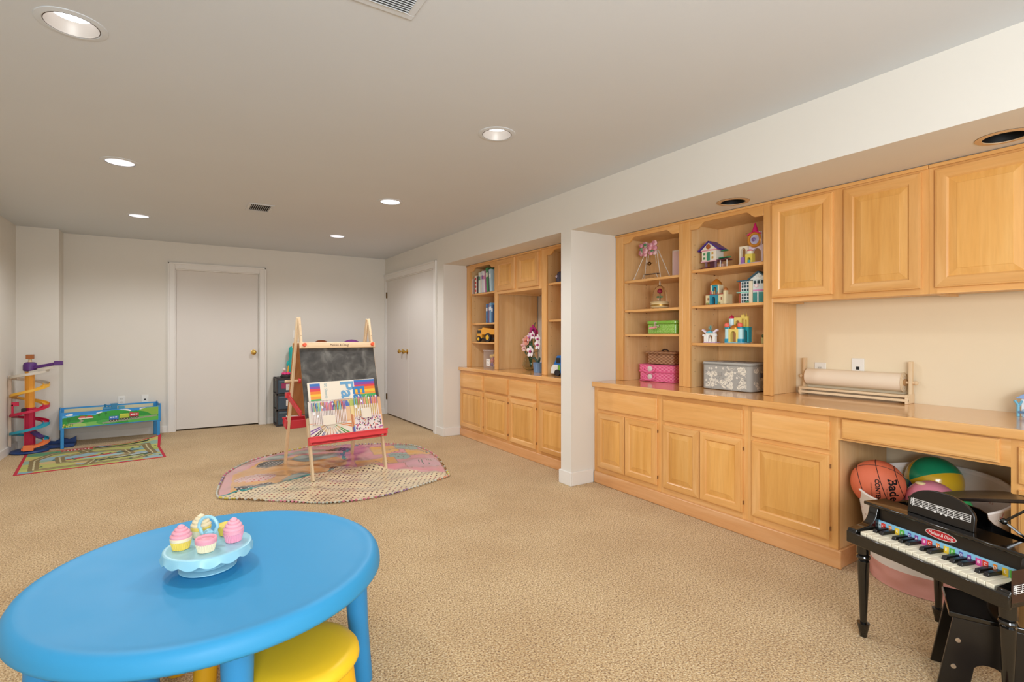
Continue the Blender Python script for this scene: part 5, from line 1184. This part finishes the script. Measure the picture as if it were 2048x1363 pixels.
MB().cyl((.053, .012, .07), (.053, .012, .09), .022, n=16).build('drum', P('#e8dfc6', .4), t); MB().ball((.053, .012, .09), .02, 14, (1, 1, .6)).build('dome', P('#d85a7a', .4), t)
MB().tube([(.082+.042*math.cos(a), .02, .165+.042*math.sin(a)) for a in [2*PI*k/32 for k in range(32)]], .011, 8, True).build('gold_ring', P('#c9852a', .3, .2), t)
MB().cyl((.082, .018, .165), (.082, .026, .165), .034, n=28).build('clock_face', P('#b9b4cf', .35), t); MB().ball((.078, .012, .166), .014, 10, (1, .4, 1)).build('clock_jewel', P('#7a5f9a', .3), t)
for s in (-1, 1): MB().bar((.082, .02, .222), (.082+s*.05, .02, .198), .008, .02, (0, 1, 0)).build('eave', P('#d8246a', .4), t)
MB().lathe([(.020, .215), (.016, .235), (.006, .268), (0, .278)], (.085, .02, 0), 12).build('spire', P('#d01f6a', .35), t)
for x in (.115, .13): MB().cyl((x, .02, .13), (x, .02, .215), .006, n=10).build('column', P('#ded6e2', .4), t)
t = thing('toy_palace', 'sand colored toy brick palace with gold dome on the second shelf', 'toy castle', at(3.21, 2.33, 1.434), RW)
cube(0, t, 'base', '#8a3f3a', -.06, .12, .0, .09, 0, .006)
cube(0, t, 'wall', '#e8d7a8', -.055, -.012, .01, .08, .006, .075); cube(0, t, 'wall', '#e8d7a8', .048, .115, .01, .08, .006, .075); cube(0, t, 'parapet', '#b0503f', -.06, .095, .005, .085, .075, .080)
arch(MB(), -.014, .05, .006, .075, .004, .032, .045, .0, .03).build('blue_gate', P('#2b8fa8', .4), t)
for x in (-.037, .072): cube(0, t, 'window', '#a86a4a', x, x+.009, .007, .01, .035, .055)
arch(MB(), -.012, .05, .095, .145, .003, .034, .115, .012, .03).build('upper_arch', P('#2f9ab0', .4), t)
for x in (-.014, .046): cube(0, t, 'upper_column', '#ecdfb8', x, x+.01, .01, .06, .08, .145)
for k in range(4): cube(0, t, 'railing', ['#c9506a', '#e8e0c8', '#d8b05a', '#3f7f8f'][k], -.012+k*.016, -.004+k*.016, .0, .006, .08, .1)
MB().lathe([(.038, .145), (.040, .152), (.030, .170), (.014, .182), (.008, .188), (0, .192)], (.018, .035, 0), 20).build('gold_dome', P('#c9812f', .25, .3), t)
cube(0, t, 'tower', '#eadcb0', .098, .12, .0, .025, .006, .1); MB().lathe([(.016, .1), (.014, .112), (.004, .122), (0, .132)], (.109, .012, 0), 14).build('small_dome', P('#b9743a', .3, .2), t)
for x in (-.035, .06): MB().ball((x, .004, .012), .010, 8).build('shrub', P('#9aa05a', .6), t)
t = thing('toy_school', 'toy brick building with white window grid and dark gable on the second shelf', 'toy house', at(3.21, 2.10, 1.434), RW)
cube(0, t, 'rear_block', '#b85a3a', -.025, .06, .02, .09, 0, .15); cube(0, t, 'front_wall', '#e9ecec', .0, .062, .005, .02, 0, .15)
for i in range(3):
    for j in range(6): cube(0, t, 'window', '#2f4a50', .008+i*.019, .02+i*.019, .002, .005, .006+j*.022+(.012 if j > 2 else 0), .022+j*.022+(.012 if j > 2 else 0))
cube(0, t, 'ledge', '#8fcfc0', -.03, .064, .0, .03, .072, .080); cube(0, t, 'column', '#ece0c4', .062, .085, .0, .03, 0, .15); cube(0, t, 'roof_edge', '#2f5f6f', -.028, .07, .0, .09, .15, .158)
cube(0, t, 'center_wall', '#dbe6e6', .085, .17, .01, .09, .0, .155); MB().prism([(.06, .155), (.128, .20), (.196, .155)], .005, .09, 'y').build('gable', P('#e3e9e6', .4), t)
for s in (-1, 1): MB().bar((.128, .045, .207), (.128+s*.078, .045, .153), .008, .10, (0, 1, 0)).build('roof_slab', P('#2a5263', .4), t)
for k in range(4): MB().ball((.105+k*.015, .003, .172+.006*(k % 2)), .006, 8).build('ornament_dot', P('#f4f6f4', .4), t)
for k in range(3): cube(0, t, 'upper_window', '#2a3f45', .092+k*.026, .108+k*.026, .006, .01, .128, .148)
MB().cyl((.112, .004, .115), (.112, .01, .115), .013, n=18).build('clock', P('#f0c4d0', .4), t); MB().cyl((.112, .003, .115), (.112, .005, .115), .008, n=16).build('clock_dial', P('#f6f2ee', .4), t)
cube(0, t, 'sign', '#e08fc0', .09, .16, .004, .01, .078, .088); cube(0, t, 'glass_door', '#3f8f8a', .088, .12, .006, .01, .0, .07); cube(0, t, 'glass_door', '#3f8f8a', .128, .16, .006, .01, .0, .07); cube(0, t, 'door_post', '#eef0ee', .12, .128, .002, .01, 0, .075); MB().ball((.05, -.002, .008), .01, 8, (1.6, 1, .8)).build('hedge', P('#4f9a7a', .6), t)
t = thing('toy_pavilion', 'small white and aqua toy ice palace on the third shelf', 'toy castle', at(3.20, 2.35, 1.163), RW)
cube(0, t, 'base', '#cdb6e0', -.04, .06, .0, .06, 0, .006); arch(MB(), -.028, .05, .006, .072, -.006, .028, .04, .01, .03).build('arch_wall', P('#f3f1ea', .35), t)
for x in (-.036, .038): cube(0, t, 'pillar', '#f5f3ec', x, x+.02, .0, .022, .006, .055)
for s in (-1, 1):
    MB().bar((.011+s*.03, .01, .075), (.011+s*.062, .01, .095), .018, .012).build('wing', P('#e9dcea', .3), t); MB().bar((.011+s*.035, .005, .05), (.011+s*.055, .005, .058), .016, .014).build('wing', P('#f0f0ee', .3), t)
MB().prism([(-.022, .072), (.011, .088), (.044, .072)], .0, .04, 'y').build('aqua_roof', P('#5fb9cf', .3), t)
for k in range(4): a = k*PI/4; MB().bar((.011-.018*math.cos(a), .012, .108-.018*math.sin(a)), (.011+.018*math.cos(a), .012, .108+.018*math.sin(a)), .003, .004, (0, 1, 0)).build('snowflake_arm', P('#5fa8a8', .35), t)
MB().lathe([(.014, .006), (.008, .03), (.004, .04), (0, .045)], (.011, .012, 0), 12).build('cone_tree', P('#e9e2d8', .4), t)
t = thing('toy_castle', 'yellow and aqua toy brick shell palace on the third shelf', 'toy castle', at(3.20, 2.18, 1.163), RW)
cube(0, t, 'base', '#8fc4d8', -.035, .11, .0, .08, 0, .006)
arch(MB(), -.005, .07, .006, .10, .010, .052, .062, .0, .03).build('yellow_gate', P('#ecd474', .35), t)
for x in (-.022, .075): MB().cyl((x+.0, .02, .02), (x+.0, .02, .10), .020, n=20).build('aqua_tower', P('#bfe3e6', .3), t); MB().cyl((x, .02, .006), (x, .02, .03), .023, n=20).build('tower_foot', P('#1f97b8', .35), t); MB().cyl((x, .02, .1), (x, .02, .11), .023, n=20).build('tower_cap', P('#1f8fa0', .35), t)
arch(MB(), .075, .125, .006, .112, .09, .112, .08, .035, .07).build('teal_wall', P('#1f97a3', .35), t)
MB().lathe([(.03, .10), (.03, .108), (.02, .122), (0, .13)], (.032, .02, 0), 18).build('gold_shell', P('#c9812f', .3, .3), t)
for x in (-.022, .078): MB().ball((x, .008, .124), .019, 12, (1, .8, 1)).build('coral_shell', P('#f2705f', .35), t)
MB().cyl((-.012, .05, .11), (-.012, .05, .172), .019, n=18).build('upper_tower', P('#c6e3e8', .3), t); MB().lathe([(.02, .172), (.016, .184), (.007, .19), (0, .2)], (-.012, .05, 0), 14).build('red_cap', P('#c9254f', .35), t)
arch(MB(), .008, .06, .11, .178, .02, .048, .145, .045, .06).build('yellow_arch', P('#ecd474', .35), t)
for k, x in enumerate((.06, .085)): arch(MB(), x, x+.026, .11, .195-.012*k, x+.007, x+.019, .165-.01*k, .045, .06).build('yellow_arch', P('#ead06a', .35), t)
for x in (.073, .098): MB().lathe([(.004, .183), (.002, .20), (0, .215)], (x, .052, 0), 8).build('spike', P('#e8c85a', .35), t)
t = thing('toy_figure_block', 'sliver of a green and cream toy at the right end of the third shelf', 'toy', at(3.22, 1.952, 1.163), RW)
MB().cyl((.0, .02, 0), (.0, .02, .04), .014, n=12).build('body', P('#b9ad6a', .5), t); MB().ball((.0, .02, .05), .013, 10).build('top', P('#4a5a2f', .5), t)
# ---------------------------------------------------------------- things in the media wall
def book(label, x, y, z, th_, h, d, col, tilt=0, band=None, group=None, deco=None):
    t = thing('book', label, 'book', (x, y, z), RW, group); t.rotation_euler = (0, tilt, RW)
    m = MB(); m.box(0, th_, 0, .002, 0, h); m.box(0, .002, .002, d, 0, h); m.box(th_-.002, th_, .002, d, 0, h); m.build('cover', P(col, .4), t, smooth=0)
    bx('pages', P('#e9e2d2', .8), t, .002, th_-.002, .003, d-.006, .003, h-.003)
    if band: bx('spine_band', P(band, .45), t, .0008, th_-.0008, -.0006, .0, h*.62, h*.80, smooth=0)
    if deco:
        for k in range(4): MB().cyl((th_/2, -.0008, h*(.15+.22*k)), (th_/2, .0, h*(.15+.22*k)), th_*.33, n=12).build('strawberry_print', P(deco, .5), t)
    return t
GB = 'books on the top shelf next to the closet'
bks = [(.026, .195, '#e6d3cf', 'pale pink wide book first in the row', 0, None, None), (.012, .19, '#5a2a2a', 'thin dark red book second in the row', 0, None, None), (.034, .232, '#ece3cf', 'cream book with red strawberry print', 0, None, '#d33a3a'),
       (.014, .215, '#5f2038', 'thin plum book right of the strawberry book', 0, None, None), (.010, .22, '#23303a', 'thin black book before the pale green one', 0, None, None), (.030, .262, '#dfe8df', 'tall pale green book in the middle of the row', 0, '#5f9a7a', None),
       (.014, .235, '#e3d6d0', 'thin blush book after the tall pale green one', .05, None, None), (.024, .272, '#cfd3de', 'tall silver grey book with a purple band', .06, '#8a5fa0', None), (.020, .265, '#ece6ea', 'white book with a pink band on its spine', .07, '#d87aa8', None),
       (.018, .278, '#b06a9a', 'tall mauve book beside the green one', .08, None, None), (.030, .30, '#3f8f55', 'tallest green book near the end of the row', .09, '#dfe6d0', None), (.014, .285, '#2a4a3f', 'thin dark green book leaning on the pale blue one', .09, None, None), (.026, .275, '#bcd6e2', 'pale blue leaning book last in the row', .10, '#eef3f4', None)]
y = 5.519
pt = 0
for th_, h, c, l, tl, b, dc in bks:
    th_ *= 1.5; y -= h*(tl-pt)*.9; pt = tl
    book(l, 2.973, y-.001, 1.7195, th_, h*.93, .2, c, -tl, b, GB, dc); y -= th_+.003
bk2 = [(.034, .215, '#2a77b0', 'bright blue book first on the second shelf'), (.026, .205, '#5f2a38', 'maroon book beside the bright blue book'), (.022, .222, '#7a7aa0', 'lavender grey book on the second shelf'), (.028, .225, '#6fa0c0', 'light blue book half hidden on the second shelf'), (.03, .2, '#3f5a80', 'dark blue book at the hidden end of the second shelf')]
y = 5.165
for th_, h, c, l in bk2: book(l, 2.965, y, 1.3635, th_, h, .2, c, 0, '#dfe4ea' if c != '#5f2a38' else None, 'books on the second shelf next to the closet'); y -= th_+.003
t = thing('toy_dump_truck', 'yellow toy dump truck on the low shelf next to the closet', 'toy truck', at(2.985, 5.455, 1.138), RW+.15)
YT = P('#e9a437', .4); DK = P('#232022', .6)
m = MB().box(.0, .34, .02, .14, .03, .05); m.build('chassis', DK, t)
MB().prism([(.005, .04), (.005, .125), (.035, .15), (.10, .15), (.10, .04)], .015, .145, 'y').build('cab', YT, t, bevel=.004)
bx('windscreen', P('#2f3336', .2), t, .018, .09, .0135, .015, .10, .14); bx('windscreen', P('#2f3336', .2), t, .003, .0055, .03, .13, .095, .12)
bx('grille', DK, t, .002, .0052, .04, .12, .055, .075); 
MB().prism([(.11, .085), (.10, .155), (.13, .172), (.33, .15), (.35, .16), (.34, .085)], .01, .15, 'y').build('dump_bed', YT, t, bevel=.004)
for x, y_ in ((.055, .0), (.055, .13), (.235, -.005), (.235, .135)):
    r = .034 if x < .1 else .052
    w0 = MB().cyl((x, y_, r), (x, y_+.03, r), r, n=24).build('wheel', DK, t); MB().cyl((x, y_-.002, r), (x, y_+.01, r), r*.58, n=20).build('hub', P('#e9b52a', .4), w0)
t = thing('toy_box', 'clear plastic box of small toys with a white label card', 'box', at(2.985, 5.26, ZD-.0035), RW)
b = MB(); W_, D_, H_ = .22, .16, .20
for q in ((0, W_, 0, .003, 0, H_), (0, W_, D_-.003, D_, 0, H_), (0, .003, .003, D_-.003, 0, H_), (W_-.003, W_, .003, D_-.003, 0, H_), (0, W_, 0, D_, 0, .003)): b.box(*q)
b.build('clear_tub', P('#e6dfda', .15, alpha=.10), t, smooth=0); MB().box(-.004, W_+.004, -.004, D_+.004, H_, H_+.012).build('lid', P('#c9b8ae', .2, alpha=.6), t, bevel=.003)
rr = random.Random(12)
for k in range(12): MB().ball((rr.uniform(.04, W_-.04), rr.uniform(.04, D_-.04), .03+.011*k), .024, 10).build('small_toy', P(rr.choice(['#c2364a', '#d86a4a', '#8a4f8f', '#e0b04a', '#b04060', '#e8d4d0']), .5), t)
lb = bx('label_card', P('#eee9e2', .7), t, .07, .15, -.002, -.0005, .03, .11)
for s_, z in (('Winter', .082), ('Toys', .045)): text(s_, .022, frame((.11, -.0022, z), (1, 0, 0), (0, 0, 1)), P('#8a8078', .7), 'label_lettering', lb, ext=.0002, align='CENTER', xs=.9)
# flowers
t = thing('glass_vase', 'round clear glass vase of artificial flowers in the media opening', 'vase', at(3.22, 4.62, ZD-.0035), RW)
MB().lathe([(0, .004), (.05, .004), (.085, .03), (.095, .07), (.08, .12), (.045, .165), (.04, .19), (.043, .2), (.040, .2), (.037, .19), (.042, .165), (.076, .12), (.091, .07), (.08, .033), (.05, .010), (0, .010)], n=36).build('bowl', M_GLASS('#e6ece4'), t, smooth=2)
def orchid(par, c, r, col, lip, face=(0, -1, 0)):
    q = Vector(face).to_track_quat('Z', 'Y').to_matrix().to_4x4(); o = None; m = MB()
    for k in range(5):
        a = 2*PI*k/5+.3; mm = MB().ball((0, 0, 0), r*.55, 10, (1, .75, .18)); mm.xf(Matrix.Translation(Vector(c)) @ q @ Matrix.Rotation(a, 4, 'Z') @ Matrix.Translation((r*.6, 0, 0)) @ Matrix.Rotation(-.35, 4, 'Y')); m.add(mm.v, mm.f)
    o = m.build('blossom', P(col, .6), par); MB().ball(Vector(c)+Vector(face)*r*.15, r*.26, 8).build('blossom_heart', P(lip, .5), o)
STM = P('#2f5f3f', .6)
rr = random.Random(21)
blooms = [((.06, -.01, .44), .055, '#b01f6f', '#7a1550'), ((.095, .0, .41), .05, '#b8235f', '#7a1540'), ((.04, -.02, .40), .04, '#a8286f', '#6a1545'), ((.03, -.04, .36), .045, '#eed6e6', '#c05fa0'), ((-.055, -.03, .32), .052, '#eab8a8', '#c9705a'), ((-.015, -.04, .325), .05, '#e3947f', '#b85a4a'), ((-.095, -.03, .265), .045, '#eebcb8', '#d07a80'), ((-.07, -.04, .24), .035, '#f2cfc8', '#d07a80')]
for c, r, a, b_ in blooms:
    MB().tube([(0, 0, .03), (c[0]*.35, c[1]*.5, .17), (c[0]*.8, c[1]*.9, c[2]-.06), c], .0035, 6).build('stem', STM, t); orchid(t, c, r, a, b_)
for k in range(9):
    a = rr.uniform(-1.2, 1.2); MB().ball((0, 0, 0), .05, 8, (1, .28, .08)).xf(Matrix.Translation((rr.uniform(-.06, .06), -.02, rr.uniform(.2, .33))) @ Matrix.Rotation(a, 4, 'Y')).build('leaf', P(rr.choice(['#2f5f45', '#3f7050', '#5a7a5a']), .6), t)
for k in range(3): MB().ball((.06+.012*k, 0, .50+.01*k), .006, 6).build('bud', P('#6a5a4a', .6), t); MB().tube([(.06, 0, .44), (.06+.012*k, 0, .50+.01*k)], .0015, 5).build('bud_stem', STM, t)
t = thing('flower_pot', 'small blue pot with white and pink orchids in front of the glass vase', 'flower pot', at(3.10, 4.31, ZD-.0035), RW)
MB().lathe([(0, 0), (.048, 0), (.055, .095), (.058, .10), (.054, .104), (.050, .095), (0, .09)], n=28).build('pot', P('#6d8fb5', .35), t)
for q in range(7): a = q*.9-PI*.9; MB().bar((.0500*math.cos(a), .0500*math.sin(a), .01), (.0555*math.cos(a), .0555*math.sin(a), .09), .006, .002, (math.cos(a), math.sin(a), 0)).build('pot_stripe', P('#88a6c8', .35), t)
for c, r in (((.02, -.02, .345), .048), ((.03, -.03, .285), .048), ((-.085, -.04, .215), .058), ((-.06, -.03, .385), .04)):
    MB().tube([(0, 0, .09), (.012, 0, .22), (c[0]*.7, c[1], c[2]-.01), c], .003, 6).build('stem', STM, t); orchid(t, c, r, '#f2e9ea', '#b8327a')
for s in (-1, 1): MB().tube([(0, 0, .10), (s*.05, -.02, .15), (s*.09-.02, -.03, .14)], [.012, .010, .002], 6).build('leaf', P('#2f4f3f', .5), t)
t = thing('toy_truck', 'blue and white toy recycling truck peeking past the partition', 'toy truck', at(2.98, 3.93, ZD-.0035), RW+.35)
MB().prism([(0, .02), (0, .07), (.035, .13), (.06, .19), (.34, .20), (.34, .02)], 0, .15, 'y').build('body', P('#1f6fc0', .35), t, bevel=.006)
MB().prism([(-.006, .018), (-.006, .075), (.02, .105), (.075, .105), (.075, .018)], -.004, .154, 'y').build('white_front', P('#ecece6', .4), t, bevel=.006)
MB().prism([(.031, .122), (.054, .178), (.056, .176), (.034, .12)], .012, .138, 'y').build('windscreen', P('#1c2024', .15), t); bx('side_window', P('#1c2024', .15), t, .055, .10, -.002, .0, .12, .17)
bx('green_flash', P('#6fb53a', .4), t, .076, .10, -.0025, .0, .05, .10); bx('side_sign', P('#e9e4e0', .4), t, .15, .30, -.0025, .0, .06, .16); MB().cyl((.19, -.004, .11), (.19, 0, .11), .035, n=20).build('side_emblem', P('#c9384a', .4), t); bx('bumper', P('#b9b7b0', .4), t, -.012, -.004, .0, .15, .018, .04, bevel=.002)
bx('number_plate', P('#f2f0ea', .4), t, -.0145, -.0125, .045, .105, .022, .038)
for x in (.07, .27):
    for y_ in (-.012, .135): MB().cyl((x, y_, .03), (x, y_+.028, .03), .03, n=20).build('wheel', DK, t)
t = thing('toy_figure', 'dark toy barely visible on the top shelf by the partition', 'toy', at(3.02, 3.83, 1.72), RW)
MB().lathe([(0, 0), (.05, 0), (.05, .05), (.035, .09), (.02, .10), (0, .105)], n=16).build('body', P('#3a2f44', .5), t); MB().ball((-.01, -.042, .05), .016, 10).build('spot', P('#c9b8c8', .5), t)
